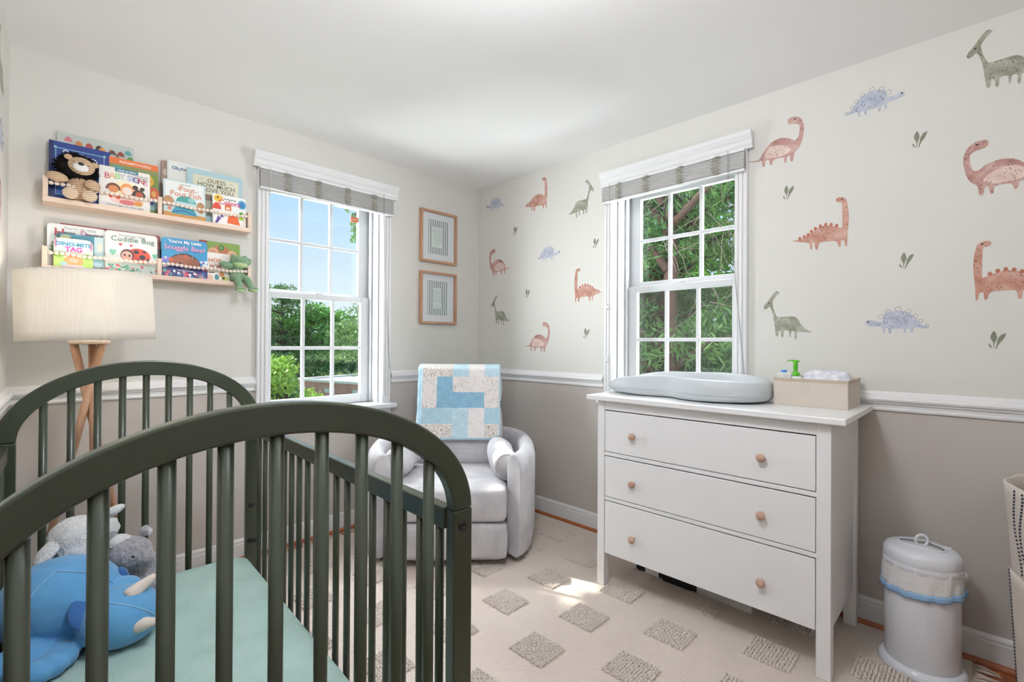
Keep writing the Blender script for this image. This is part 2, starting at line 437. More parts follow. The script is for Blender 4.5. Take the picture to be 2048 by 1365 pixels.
def fringe(y0, sgn, seed):
    b = MB(); r = random.Random(seed); x = -2.44
    while x < -.05:
        l = r.uniform(.05, .085); dx = r.uniform(-.03, .03)
        b.tube([(x, y0, .006), (x+dx*.3, y0+sgn*l*.4, .0075+r.uniform(0, .006)), (x+dx, y0+sgn*l, .0045)], [.0042, .0042, .003], 5)
        x += r.uniform(.012, .02)
    b.build('fringe', mat('fringe yarn', '#cdbfb0', .95), rug)
fringe(-2.88, -1, 5); fringe(-.10, 1, 6)

# ---------------------------------------------------------------- crib (local: x to the right along the end panels, y along the length)
CR0 = Vector((-1.939, -2.202, 0)); CRZ = -radians(2.0)
crib = thing('crib', 'dark green slatted baby crib with arched ends', 'crib', CR0, CRZ)
CW = .72; PW = .044; PT = .028
def XZ(y): return Matrix(((1, 0, 0, 0), (0, 0, -1, y), (0, 1, 0, 0), (0, 0, 0, 1)))   # outline (x,z) extruded toward -y
def end_panel(y, zj, top, inn, x1, CW, PW, pit):
    b = MB(); a_o, a_i = CW/2, CW/2-PW; n = 44; cx = x1-CW/2
    o = [(cx + a_o*cos(pi*k/n), zj + (top-zj)*sin(pi*k/n)) for k in range(n+1)]
    i = [(cx + a_i*cos(pi*k/n), zj + (inn-zj)*sin(pi*k/n)) for k in range(n+1)]
    vs = [(x, y, z) for x, z in o] + [(x, y, z) for x, z in i] + [(x, y+PT, z) for x, z in o] + [(x, y+PT, z) for x, z in i]
    m = n+1; fs = []
    for k in range(n):
        fs += [(k, k+1, m+k+1, m+k), (2*m+k, 3*m+k, 3*m+k+1, 2*m+k+1), (k, 2*m+k, 2*m+k+1, k+1), (m+k, m+k+1, 3*m+k+1, 3*m+k)]
    fs += [(0, m, 3*m, 2*m), (n, 2*m+n, 3*m+n, m+n)]
    b.add(vs, fs); b.build('arch_rail', M_green, crib, bevel=.004, weld=True)
    for x0 in (x1-PW, x1-CW):
        MB().box(x0, x0+PW, y, y+PT, 0 if x0 < -.3 else RT, zj-.0008).build('post', M_green, crib, bevel=.003)
    MB().box(x1-CW+PW, x1-PW, y+.002, y+PT-.002, .12, .175).build('lower_rail', M_green, crib, bevel=.003)
    for k in range(-4, 5):
        x = cx + k*pit
        zt = zj + (inn-zj)*sqrt(max(0, 1-((x-cx)/a_i)**2))
        MB().tube([(x, y+PT/2, .17), (x, y+PT/2, zt+.004)], .0105, 14).build('spindle', M_green, crib)
CL = 1.38
end_panel(.015, .877, 1.112, 1.064, .011, .72, PW, .0667); end_panel(CL, .886, 1.133, 1.081, .001, .738, .05, .065)
for x in (-.026, -.714):
    MB().box(x-.012, x+.012, .015+PT, CL, .836, .879).build('side_rail', M_green, crib, bevel=.003)
    MB().box(x-.014, x+.014, .015+PT, CL, .12, .175).build('side_rail', M_green, crib, bevel=.003)
    for k in range(19):
        y = .073 + .0715*k
        if y < CL-.02: MB().tube([(x, y, .17), (x, y, .838)], .0088, 12).build('side_spindle', M_green, crib)
def bolt(x, y, z, sgn):
    b = MB(); M = Matrix.Translation((x, y, z)) @ Matrix.Rotation(pi/2*sgn, 4, 'X')
    b.lathe([(.0095, 0), (.0095, .002), (.0088, .003), (.0045, .003), (.0040, .0012), (.0, .0012)], 16, M=M); b.build('bolt', M_steel, crib)
bolt(-.013, .015, .845, 1)
for x, z in ((-.030, .545), (-.034, .405), (-.014, .400)): bolt(x, CL, z, 1)
mt = MB()
def mattress_fn():
    # rounded slab: superellipse rings from bottom edge over the top
    vs = []; rows = []
    x0, x1, y0, y1, z0, z1 = -CW+.047, -.046, .05, CL-.006, .235, .372
    prof = [(.012, 0), (.0, .012), (.0, .08), (.004, .110), (.014, .127), (.030, .1345), (.055, .137)]
    n = 96; cx, cy = (x0+x1)/2, (y0+y1)/2; hx, hy = (x1-x0)/2, (y1-y0)/2
    for ins, z in prof:
        rc = .055; ring = []
        for k in range(n):
            a = 2*pi*k/n; 
            ex, ey = hx-ins-rc, hy-ins-rc
            q = (k*4)//n; f = (k*4/n) - q; ang = pi/2*(q+f)
            sx, sy = ((1, 1), (-1, 1), (-1, -1), (1, -1))[q]
            ring.append((cx+sx*ex+rc*cos(ang), cy+sy*ey+rc*sin(ang), z0+z))
        rows.append(ring)
    return rows, n
rows, n = mattress_fn()
vs = [v for r in rows for v in r]; fs = [(i*n+j, i*n+(j+1) % n, (i+1)*n+(j+1) % n, (i+1)*n+j) for i in range(len(rows)-1) for j in range(n)]
fs += [tuple(range(n-1, -1, -1)), tuple((len(rows)-1)*n+j for j in range(n))]
mt.add(vs, fs, 0, True)
mo = mt.build('crib_mattress', M_mint, None, loc=tuple(CR0)); mo.rotation_euler = (0, 0, CRZ)
tag(mo, 'crib mattress in a crinkled mint green fitted sheet', 'mattress')
# the slatted base that carries it
b = MB(); b.box(-CW+.047, -.046, .05, CL-.006, .222, .234); b.build('mattress_base', M_green, crib)

# ---------------------------------------------------------------- plush toys lying on the mattress
def velour(name, c, c2): return mat(name, c, .85, spec=.25, mottle=(14, c2, .5), bump=(500, .12), sheen=.35)
M_blue = velour('sky blue velour', '#5592c2', '#619fcd'); M_bluein = velour('dark blue velour', '#2f5d94', '#34639a')  # the second velour is the darker blue of the frill
M_horn = velour('cream velour', '#e2d6cc', '#d8cbc0')
M_seam = mat('seam thread', '#a9cfe6', .9)
dz = thing('plush_dinosaur', 'big sky blue plush horned dinosaur lying on its belly in the crib', 'plush toy', (-2.40, -1.12, .372))
b = MB(); O = Vector((-2.40, -1.12, .372))
def W(p): return Vector(p) - O
HC, HR, HT = Vector((-2.366, -1.213, .441)), (.096, .096, .076), (0, .12, -.55)
BC, BR, BT = Vector((-2.482, -1.085, .482)), (.140, .132, .112), (0, .1, .3)
b.ell(W(BC), BR, BT); b.ell(W(HC), HR, HT)
b.ell(W((-2.350, -1.145, .485)), (.045, .05, .032), (0, .3, -.4))
for q in range(5):
    a = -.9+.45*q; b.ell(W((-2.545+.060*cos(a-.5), -1.225+.060*sin(a-.5), .398)), (.040, .034, .027), (0, 0, a))
b.ell(W((-2.565, -1.215, .408)), (.065, .05, .036), (0, 0, .5))
b.ell(W((-2.585, -.99, .41)), (.045, .06, .04)); b.ell(W((-2.40, -.985, .405)), (.05, .05, .034))
b.ell(W((-2.268, -1.120, .412)), (.034, .042, .034), (0, 0, .5))
ob = b.build('body', M_blue, dz); fuse(ob, .0055, 2, .5)
def onell(c, r, rot, d_):
    """point on an ellipsoid in the direction d_ (ellipsoid space)"""
    d_ = Vector(d_).normalized(); k = 1/sqrt((d_.x/r[0])**2+(d_.y/r[1])**2+(d_.z/r[2])**2)
    return W(c + Euler(rot).to_matrix() @ (d_*k*1.004))
def seam(c, r, rot, d0, d1, n=16):
    d0, d1 = Vector(d0).normalized(), Vector(d1).normalized()
    MB().tube([onell(c, r, rot, d0.slerp(d1, k/n)) for k in range(n+1)], .0011, 5).build('seam', M_seam, dz)
seam(HC, HR, HT, (-.7, -.55, .75), (.95, -.25, .15)); seam(BC, BR, BT, (-.35, -.45, .85), (.75, -.75, .15)); seam(BC, BR, BT, (-.35, -.45, .85), (-.9, -.6, .1))
def leafpad(c, r, rot): q = MB(); q.ell(W(c), r, rot); return q
leafpad((-2.425, -1.195, .478), (.014, .072, .052), (.15, -.55, -.75)).build('frill', M_bluein, dz)
leafpad((-2.432, -1.238, .440), (.022, .012, .010), (.2, .2, -.3)).build('frill', M_blue, dz)
leafpad((-2.352, -1.098, .512), (.014, .022, .022), (0, -.3, .3)).build('frill', M_bluein, dz)
leafpad((-2.372, -1.105, .493), (.02, .02, .014), (0, -.3, .3)).build('frill', M_bluein, dz)
for p0, p1 in (((-2.345, -1.236, .503), (-2.290, -1.222, .532)), ((-2.336, -1.292, .436), (-2.300, -1.312, .441))):
    p0, p1 = W(p0), W(p1); dd = p1-p0
    MB().tube([p0-dd*.2, p0, p0+dd*.4, p0+dd*.8, p0+dd*.97, p1], [.019, .0195, .016, .011, .007, .002], 14).build('horn', M_horn, dz)
# lamb
M_lamb = mat('white plush fur', '#efefee', .95, spec=.1, mottle=(60, '#cfd0d0', .6), bump=(180, .6), sheen=.5)
M_lambf = mat('short white plush', '#d5d9dd', .9, bump=(400, .2), sheen=.3)
lz = thing('plush_lamb', 'white plush lamb with drooping ears sitting behind the blue plush', 'plush toy', (-2.445, -.93, .372)); O = Vector((-2.445, -.93, .372))
b = MB(); b.ell(W((-2.440, -.93, .595)), (.074, .070, .066), (.1, .2, 0)); b.ell(W((-2.435, -.945, .565)), (.060, .066, .050)); b.ell(W((-2.43, -.915, .46)), (.070, .060, .09))
b.ell(W((-2.475, -.96, .405)), (.03, .05, .035)); b.ell(W((-2.385, -.96, .405)), (.03, .05, .035)); b.ell(W((-2.372, -.945, .612)), (.03, .03, .036))
ob = b.build('body', M_lamb, lz); fuse(ob, .006, 2); fluff(ob, .010, .009)
def ear(parent, m, p0, p1, w, th):
    p0, p1 = W(p0), W(p1); q = MB(); d_ = p1-p0; ln = d_.length
    R = d_.to_track_quat('X', 'Z').to_euler()
    q.ell((p0+p1)/2, (ln/2, w, th), R, 16, 10); o = q.build('ear', m, parent); return o
ear(lz, M_lamb, (-2.482, -.955, .615), (-2.535, -.995, .556), .026, .015)
ear(lz, M_lamb, (-2.385, -.93, .645), (-2.333, -.955, .676), .026, .014)
MB().tube([W((-2.408, -.996, .600)), W((-2.402, -1.001, .603)), W((-2.395, -1.002, .607))], .0016, 6).build('stitched_eye', M_black, lz)
# grey puppy-like bear
M_grey = mat('grey plush fur', '#b9b7ba', .95, spec=.1, mottle=(90, '#85838a', .5), bump=(160, .8), sheen=.5)
M_white_fur = mat('white fur patch', '#dfdee0', .95, spec=.1, bump=(200, .5), sheen=.4)
gz = thing('plush_bear', 'small grey plush bear slumped beside the white plush lamb', 'plush toy', (-2.31, -.93, .372)); O = Vector((-2.31, -.93, .372))
b = MB(); b.ell(W((-2.318, -.965, .520)), (.058, .060, .052)); b.ell(W((-2.290, -1.000, .512)), (.030, .034, .028)); b.ell(W((-2.315, -.94, .435)), (.052, .055, .065))
b.ell(W((-2.275, -.985, .415)), (.030, .050, .038), (0, 0, .5)); b.ell(W((-2.355, -.985, .405)), (.028, .045, .033)); b.ell(W((-2.262, -.935, .455)), (.022, .03, .045))
ob = b.build('body', M_grey, gz); fuse(ob, .005, 2); fluff(ob, .008, .009)
b = MB(); b.ell(W((-2.338, -.948, .556)), (.040, .030, .026), (0, .4, 0)); ob = b.build('white_patch', M_white_fur, gz)
ear(gz, M_grey, (-2.288, -.945, .560), (-2.270, -.945, .592), .024, .013)
ear(gz, M_grey, (-2.358, -.955, .548), (-2.378, -.955, .566), .018, .012)
MB().ell(W((-2.270, -.9475-.012, .576)), (.010, .005, .013)).build('inner_ear', M_white_fur, gz)
MB().ell(W((-2.318, -1.022, .527)), (.0045, .0035, .0045)).build('eye', M_black, gz)

# ---------------------------------------------------------------- floor lamp behind the crib
lamp = thing('floor_lamp', 'wooden tripod floor lamp with a cream linen drum shade', 'lamp', (-2.385, -.40, 0)); 
tops = []; feet = []
for k, a in enumerate((-90, 30, 150)):
    r = radians(a); rf = .215
    p0 = Vector((rf*cos(r), rf*sin(r), RT if k < 2 else .0)); p1 = Vector((-.047*cos(r), -.047*sin(r), 1.19))
    off = Vector((-sin(r), cos(r), 0))*.012
    MB().tube([p0+off*0, p0.lerp(p1, .5)+off, p1+off], [.010, .0125, .0135], 14).build('leg', M_oak, lamp)
b = MB(); b.lathe([(.0, 1.188), (.062, 1.188), (.064, 1.192), (.064, 1.199), (.062, 1.203), (0, 1.203)], 32); b.build('top_plate', M_maple, lamp)
b = MB(); b.lathe([(.010, 1.203), (.010, 1.26), (.018, 1.262), (.018, 1.31), (0, 1.31)], 16); b.build('socket', M_chrome, lamp)
b = MB(); b.lathe([(.012, 1.31), (.017, 1.33), (.03, 1.36), (.03, 1.385), (.018, 1.405), (0, 1.41)], 20)
mb_, tb_, bb_ = nt('warm lamp bulb'); bb_.inputs['Emission Color'].default_value = lin('#fff4e6'); bb_.inputs['Emission Strength'].default_value = 55
b.build('bulb', mb_, lamp)
tilt = Matrix.Translation((-.004, 0, 1.335)) @ Matrix.Rotation(radians(-2.3), 4, 'Y')
b = MB(); n = 72
b.grid(lambda u, v: tilt @ Vector(((.2035+.0045*(1-v))*cos(2*pi*u), (.2035+.0045*(1-v))*sin(2*pi*u), -.131+.262*v)), n, 8, cu=True, flip=True)
o = b.build('lamp_shade', M_linen, lamp); so = o.modifiers.new('thick', 'SOLIDIFY'); so.thickness = .0012
sp = MB()
for z, rr in ((-.129, .2075), (.1295, .203)):
    sp.tube([tilt @ Vector((rr*cos(2*pi*k/48), rr*sin(2*pi*k/48), z)) for k in range(49)], .0022, 6, caps=False)
sp.build('shade_rim', mat('shade rim tape', '#d9d0c4', .8), lamp)
w = MB()
for k in range(3):
    a = 2*pi*k/3; w.tube([(0, 0, 1.262), tilt @ Vector((.2*cos(a), .2*sin(a), -.126))], .002, 6)
w.build('shade_spider', M_chrome, lamp)
# ---------------------------------------------------------------- wall shelves
def shelf(label, z0, ztop, zbead):
    x0, x1 = -2.519, -1.715
    t = thing('picture_ledge', label, 'shelf', (x0, 0, z0)); Wd = x1-x0; hh = ztop-z0; D = .102
    MB().box(0, Wd, -D, -.0005, 0, .022).build('ledge_board', M_maple, t, bevel=.0015)
    for x, nm in ((0, 'end_panel'), (Wd-.017, 'end_panel'), (Wd/2-.0085, 'divider')):
        if nm == 'divider': MB().box(x, x+.017, -D, -D+.020, .022, hh-.003).build(nm, M_maplez, t, bevel=.0015)
        else: MB().box(x, x+.017, -D, -.0005, .022, hh).build(nm, M_maplez, t, bevel=.0015)
    src = None; r = .0087
    for a, c in ((.017, Wd/2-.0085), (Wd/2+.0085, Wd-.017)):
        n = int((c-a)/(2*r)); pit = (c-a)/n
        for k in range(n):
            p = (a+pit*(k+.5), -D+.010, zbead-z0+.002*sin(k*.7)-.003*sin(pi*k/n))
            if src is None:
                b = MB(); b.ell((0, 0, 0), (r, r, r), (0, pi/2, 0), 12, 8); src = b.build('bead', M_bead, t, loc=p)
            else: kid(src, t, p)
    return t
ZU, ZL = 1.791, 1.498
shelf('upper light wood picture ledge with a wooden bead rail', ZU, 1.899, 1.874)
shelf('lower light wood picture ledge with a wooden bead rail', ZL, 1.602, 1.577)

# ---------------------------------------------------------------- picture books (local: x right, z up, front face y=0, body goes to +y)
def flatm(c): return mat('print '+c, c, .45)
def text(parent, s, x, z, size, c, y=-.0012, rot=0, align='CENTER', name='title_lettering', bold=0, lean=0, lx=1.0):
    cu = bpy.data.curves.new(name, 'FONT'); cu.body = s; cu.size = size; cu.align_x = align; cu.extrude = .0002; cu.resolution_u = 3
    if bold: cu.offset = bold
    cu.shear = lean; cu.space_character = lx
    cu.materials.append(flatm(c))
    tmp = bpy.data.objects.new('tmp', cu); me = bpy.data.meshes.new_from_object(tmp); bpy.data.objects.remove(tmp); bpy.data.curves.remove(cu)
    o = bpy.data.objects.new(name, me); COL.objects.link(o); o.parent = parent
    o.location = (x, y, z); o.rotation_euler = (pi/2, -rot, 0); return o
def ellp(cx, cy, rx, ry, n=20, a0=0, a1=2*pi): return [(cx+rx*cos(a0+(a1-a0)*k/n), cy+ry*sin(a0+(a1-a0)*k/n)) for k in range(n if a1-a0 > 6.28 else n+1)]
def book(label, x0, x1, zb, zt, yb, T, cover, art=(), texts=(), tilt=5.0, corner=.004, group='picture books on the ledges'):
    Wd, Hh = x1-x0, (zt-zb)/cos(radians(tilt))
    def rr(w0, w1, h0, h1, r):
        p = []
        for cx, cz, a in ((w1-r, h1-r, 0), (w0+r, h1-r, 90), (w0+r, h0+r, 180), (w1-r, h0+r, 270)):
            p += [(cx+r*cos(radians(a+k*30)), cz+r*sin(radians(a+k*30))) for k in range(4)]
        return p
    F = Matrix(((1, 0, 0, 0), (0, 0, -1, 0), (0, 1, 0, 0), (0, 0, 0, 1)))
    b = MB(); ct = .0018
    b.prism(rr(0, Wd, 0, Hh, corner), ct, Matrix.Translation((0, ct, 0)) @ F, 0)
    b.prism(rr(0, Wd, 0, Hh, corner), ct, Matrix.Translation((0, T, 0)) @ F, 0)
    b.prism(rr(.0012, Wd-.0025, .002, Hh-.002, corner), T-2*ct-.0002, Matrix.Translation((0, T-ct-.0001, 0)) @ F, 1)
    o = b.build('picture_book', [flatm(cover), M_page]); o.location = (x0, yb, zb); o.rotation_euler = (-radians(tilt), 0, 0)
    tag(o, label, 'book', group)
    if art:
        cols = []; a = MB()
        for k, (kind, c, *p) in enumerate(art):
            if c not in cols: cols.append(c)
            if kind == 'e': poly = ellp(*p[:4])
            elif kind == 'r': poly = [(p[0], p[2]), (p[1], p[2]), (p[1], p[3]), (p[0], p[3])]
            elif kind == 'h': poly = ellp(p[0], p[1], p[2], p[3], 16, 0, pi)
            else: poly = p[0]
            poly = [(u*Wd, v*Hh) for u, v in poly]
            a.prism(poly, .0002+.00006*k, F, cols.index(c))
        a.build('cover_picture', [flatm(c) for c in cols], o, tri=True)
    yt = -.0004-.00006*len(art)
    for s, u, v, size, c, *kw in texts:
        k = kw[0] if kw else {}
        text(o, s, u*Wd, v*Hh, size, c, y=yt, **k)
    return o
def frame_art(c, m, w): return [('r', c, m, 1-m, 1-m-w, 1-m), ('r', c, m, 1-m, m, m+w), ('r', c, m, m+w, m, 1-m), ('r', c, 1-m-w, 1-m, m, 1-m)]
zU, zL = ZU+.022, ZL+.022
r2 = random.Random(11)
def flowers(cols, n, u0, u1, v0, v1, seed, s=.03):
    q = random.Random(seed); return [('e', q.choice(cols), q.uniform(u0, u1), q.uniform(v0, v1), q.uniform(.5, 1)*s, q.uniform(.5, 1)*s, 8) for _ in range(n)]
# upper ledge, left half
book('wide pale grey picture book standing behind the navy book', -2.475, -2.208, zU, 2.128, -.024, .010, '#b9c0ba',
     [('h', c, u, .83+dv, .05, .07) for u, dv, c in ((.14, .05, '#c9747e'), (.27, .02, '#c57a3c'), (.40, .02, '#a8443a'), (.53, .02, '#3a2a22'), (.57, .0, '#cf8540'), (.70, .0, '#7d4a3c'), (.82, .0, '#8f3a2d'), (.92, .04, '#4f9aa0'), (.95, -.05, '#5c8f45'))] + [('p', '#4a352c', [(.6, .80), (.72, .89), (.80, .80), (.78, .79), (.72, .86), (.62, .79)])], [], 3)
book('navy picture book with a pale blue border behind the lion toy', -2.500, -2.296, zU, 2.076, -.052, .012, '#1f3a86',
     [('r', '#16245e', 0, .07, 0, 1), ('r', '#2a5cae', .13, .93, .05, .6)] + frame_art('#86b9d6', .1, .014) + [('e', '#8fc4c0', .10, .90, .025, .02), ('e', '#8fc4c0', .90, .90, .025, .02)],
     [('S', .26, .74, .052, '#e9e9f2'), ('w', .40, .74, .028, '#e9e9f2'), ('The', .56, .80, .022, '#b9a7e0', {'lean': .2}), ('O', .70, .70, .045, '#e9e9f2'), ('NE', .87, .675, .026, '#e9e9f2')])
book('green picture book with an orange band behind the white sign book', -2.300, -2.116, zU, 2.060, -.052, .012, '#7d9440',
     [('r', '#e2763c', 0, 1, .88, 1), ('r', '#8a8f55', 0, 1, .80, .88), ('e', '#5f9f96', .17, .72, .16, .13), ('e', '#c8b24a', .20, .76, .05, .04), ('e', '#e08a34', .48, .68, .15, .12), ('e', '#e8b13a', .48, .68, .11, .08), ('e', '#e6b535', .76, .66, .15, .12), ('e', '#c27a35', .76, .66, .08, .07), ('e', '#d9643a', .90, .42, .12, .13), ('e', '#f0b85a', .90, .42, .05, .06), ('e', '#9cc7cf', .88, .20, .11, .11), ('e', '#6a5aa8', .86, .24, .04, .04)],
     [("ALPHABET'S PUZZLE", .52, .915, .013, '#fbeee0', {'bold': .0003})])
lb = book('white picture book about baby signs with rainbow lettering', -2.338, -2.153, zU, 2.001, -.084, .010, '#ece8e2',
     [('r', '#3f7f93', .30, .76, .91, 1.0), ('e', '#efe6bd', .53, .42, .34, .27), ('e', '#e9c7bd', .53, .22, .34, .12), ('h', '#6e4034', .27, .44, .15, .17), ('e', '#d98a52', .27, .46, .10, .09), ('e', '#e79a5a', .54, .49, .14, .16), ('e', '#efdcd2', .54, .46, .10, .10), ('e', '#3a2a28', .70, .58, .06, .06), ('e', '#3a2a28', .84, .57, .05, .05), ('h', '#3a2a28', .77, .37, .14, .17), ('e', '#b5532f', .78, .42, .08, .07), ('e', '#c96b6a', .54, .17, .16, .06), ('e', '#cf8a2f', .76, .18, .09, .06), ('e', '#c9543f', .22, .27, .04, .035), ('e', '#c9543f', .36, .26, .045, .04)],
     [('12 first signs for your baby', .5, .045, .0125, '#6a655f')] + [(ch, u, v, .038, c, {'bold': .0004}) for ch, u, v, c in (('B', .15, .70, '#cf6a78'), ('A', .25, .715, '#e8b58a'), ('B', .35, .725, '#9ccf7a'), ('Y', .44, .73, '#c6c2c8'), ('S', .58, .725, '#a9b4dc'), ('i', .655, .72, '#b9a7d6'), ('G', .72, .715, '#5a62a8'), ('N', .82, .695, '#cf4a52'), ('S', .91, .68, '#dba8c8'))] +
     [('ready to learn', .53, .935, .012, '#f2f2ee', {'bold': .0002})] + [('a first word for mom', .965, .88-.05*k, .0075, '#5a5652', {'align': 'RIGHT'}) for k in range(3)])
# upper ledge, right half
book('tan picture book whose edge shows left of the white book', -2.100, -1.99, zU, 2.103, -.020, .008, '#a08577', [('e', '#c4b3a4', .14, .80, .08, .06), ('e', '#c4b3a4', .10, .62, .06, .08)], [], 2)
book('large white picture book with teal lettering behind the cream book', -2.078, -1.885, zU, 2.108, -.034, .010, '#dfdfdb', [('r', '#d2d5d3', 0, .04, 0, 1)], [('Oh,', .10, .86, .023, '#1f6f8f', {'bold': .0007, 'align': 'LEFT'}), ('the', .28, .868, .019, '#245f7c', {'bold': .0004, 'align': 'LEFT'})], 3)
book('cream picture book with a pale blue border and dark capitals', -1.997, -1.745, zU, 2.092, -.052, .012, '#a8c6cc', [('r', '#d9d6bf', .10, .93, .14, .90), ('r', '#bdb9a2', .10, .93, .14, .50), ('e', '#6f7f5a', .35, .22, .22, .07), ('e', '#8c7460', .33, .50, .20, .06), ('r', '#8f9a8a', .10, .93, .14, .25)],
     [('GUESS', .52, .79, .030, '#5d5a4c', {'bold': .0002}), ('HOW MUCH', .52, .70, .030, '#5d5a4c', {'bold': .0002}), ('I LOVE YOU', .52, .61, .030, '#5d5a4c', {'bold': .0002}), ('~', .24, .80, .03, '#8d8a78'), ('~', .80, .80, .03, '#8d8a78')])
book('pale blue picture book with salmon lettering and an underwater scene', -2.101, -1.925, zU, 1.999, -.084, .010, '#c3d8db',
     [('r', '#e6e9e6', .04, .96, .45, .97), ('h', '#3f9a96', .53, .44, .24, .18), ('e', '#8ec4c4', .66, .52, .10, .06), ('r', '#c98f45', 0, 1, 0, .13), ('e', '#b98a5c', .12, .42, .12, .14), ('e', '#b98a5c', .88, .36, .10, .16), ('h', '#3b93ad', .48, .10, .30, .24), ('p', '#1d5f86', [(.2, .12), (.45, .19), (.8, .10), (.8, .12), (.45, .225), (.2, .15)]), ('e', '#c97a6a', .14, .22, .05, .05)],
     [('The', .37, .755, .014, '#c07a58'), ('Pout-', .58, .74, .036, '#cf7f62', {'bold': .0003}), ('Pout Fish', .53, .585, .036, '#cf7f62', {'bold': .0003}), ('a deep sea tale', .5, .90, .008, '#6a706e')])
book('small white board book of colours with a round blue badge', -1.893, -1.738, zU, 1.972, -.084, .016, '#efeeea',
     [('e', '#e3b73c', .17, .86, .14, .12), ('e', '#4a2f1c', .15, .89, .03, .03), ('h', '#d2452f', .12, .50, .13, .22), ('r', '#d8703c', .36, .55, .50, .72), ('e', '#efd6c0', .45, .57, .06, .04), ('p', '#e0632e', [(.42, .08), (.46, .30), (.60, .40), (.74, .32), (.82, .05)]), ('p', '#5a3f8f', [(.06, .03), (.16, .30), (.20, .22), (.27, .36), (.31, .28), (.35, .34), (.30, .24), (.26, .26), (.2, .14), (.14, .04)]), ('h', '#4f9a3f', .86, .40, .09, .12), ('h', '#a5c53a', .85, .24, .08, .12), ('e', '#4a9fc9', .88, .77, .13, .15), ('e', '#2f7ab0', .88, .77, .08, .10)],
     [('Colors', .50, .68, .036, '#d2527a', {'bold': .0006}), ('touch and see', .52, .85, .010, '#4a4742', {'bold': .0002})], 4, .008)
# lower ledge, left half
book('brick red picture book peeking above the white dinosaur book', -2.462, -2.104, zL, 1.722, -.030, .012, '#8f3d34', [], [], 3)
book('white picture book with a red capital and pink letters on the lower ledge', -2.503, -2.311, zL, 1.713, -.052, .012, '#e6e9e8',
     [('p', '#9db78d', [(.10, .3), (.02, .42), (.08, .42), (.04, .5), (.10, .5), (.07, .58), (.12, .58), (.12, .66), (.17, .57), (.15, .5), (.19, .48), (.15, .42), (.20, .38), (.14, .3)]), ('r', '#d8d6d0', 0, 1, 0, .3), ('e', '#b4cfc9', .86, .40, .12, .2)],
     [("You're my little", .55, .90, .017, '#8a8f92'), ('H', .20, .73, .048, '#b34a4a', {'bold': .0008}), ('appy', .37, .78, .020, '#4a3f3a', {'bold': .0008}), ('D', .61, .79, .030, '#cf7fa8', {'bold': .0008}), ('inosaur', .81, .79, .020, '#4a3f3a', {'bold': .0008})], 5, .012)
book('teal picture book between the white book and the tag book', -2.472, -2.320, zL, 1.671, -.070, .008, '#3f8aa0', [('r', '#3a5a68', 0, .06, 0, 1), ('e', '#b9bf95', .18, .90, .12, .07), ('e', '#3c3f35', .30, .86, .06, .03), ('r', '#bcd3d6', .80, 1, .0, 1), ('e', '#d6d8c2', .92, .70, .06, .14), ('r', '#8fb7c2', .76, 1, .12, .34), ('r', '#4a5a60', .74, 1, 0, .10)], [('love', .86, .16, .014, '#e6eef0'), ('you', .86, .08, .014, '#e6eef0')], 5)
book('bright board book with pink and orange lettering at the ledge end', -2.483, -2.356, zL, 1.648, -.086, .012, '#e7ecd6',
     [('r', '#d2e9ef', .06, .9, .55, .98), ('r', '#b4d26f', 0, 1, 0, .34), ('e', '#8fc25a', .12, .42, .14, .10), ('e', '#8fc25a', .85, .40, .16, .10), ('e', '#e7a06a', .50, .22, .25, .20), ('h', '#e07f45', .50, .40, .25, .07), ('e', '#9cc6c0', .25, .12, .10, .08), ('e', '#a7cf62', .85, .12, .12, .10), ('e', '#e7c7cf', .5, .04, .3, .06), ('e', '#e68aa8', .05, .80, .035, .15), ('e', '#e68aa8', .95, .78, .035, .15), ('e', '#efb59a', .5, .26, .12, .09)],
     [('DINO-MITE', .5, .74, .023, '#4f97b5', {'bold': .0007}), ('TAG', .5, .555, .028, '#cf4fae', {'bold': .0011})], 4, .022)
book('white picture book with a red ladybird on the lower ledge', -2.313, -2.119, zL, 1.713, -.062, .012, '#ecebe6',
     [('r', '#cfdcd4', 0, 1, 0, .22), ('e', '#d9482a', .62, .44, .24, .19), ('r', '#cfdcd4', .3, .9, .18, .26), ('e', '#5a3330', .41, .44, .13, .15), ('e', '#ecb09a', .40, .42, .105, .115), ('e', '#2b2630', .58, .54, .055, .05), ('e', '#2b2630', .70, .42, .06, .06), ('e', '#2b2630', .74, .56, .04, .03), ('e', '#2b2630', .60, .32, .04, .035), ('e', '#2b2630', .81, .34, .04, .05), ('e', '#33262a', .36, .44, .022, .03), ('e', '#33262a', .45, .43, .022, .03), ('p', '#cf5a62', [(.28, .64), (.245, .70), (.265, .73), (.285, .71), (.305, .73), (.325, .70)]), ('p', '#cf5a62', [(.48, .64), (.45, .69), (.47, .72), (.485, .70), (.505, .72), (.52, .69)]), ('p', '#7cc4a4', [(.14, .40), (.07, .50), (.10, .56), (.14, .53), (.18, .56), (.21, .50)]), ('p', '#6fbf9a', [(.94, .40), (.89, .50), (.92, .55), (.95, .52), (.99, .55), (.99, .46)])] + flowers(['#57a888', '#3f9a72', '#cf6a70', '#8fcab0'], 26, .02, .98, .02, .18, 4, .035),
     [("You're my little", .5, .885, .016, '#a5aaa9'), ('Cuddle Bug', .52, .765, .033, '#4f7f74', {'bold': .0001, 'lx': 1.05}), ('written by', .52, .13, .008, '#8a908c'), ('Natalie Marshall', .52, .06, .010, '#7a807c')], 5, .014)
book('thin dark picture book in the gap by the ledge divider', -2.123, -2.098, zL, 1.655, -.040, .012, '#3a2c2a', [('r', '#b88a3c', .2, .9, .6, .66)], [], 4)
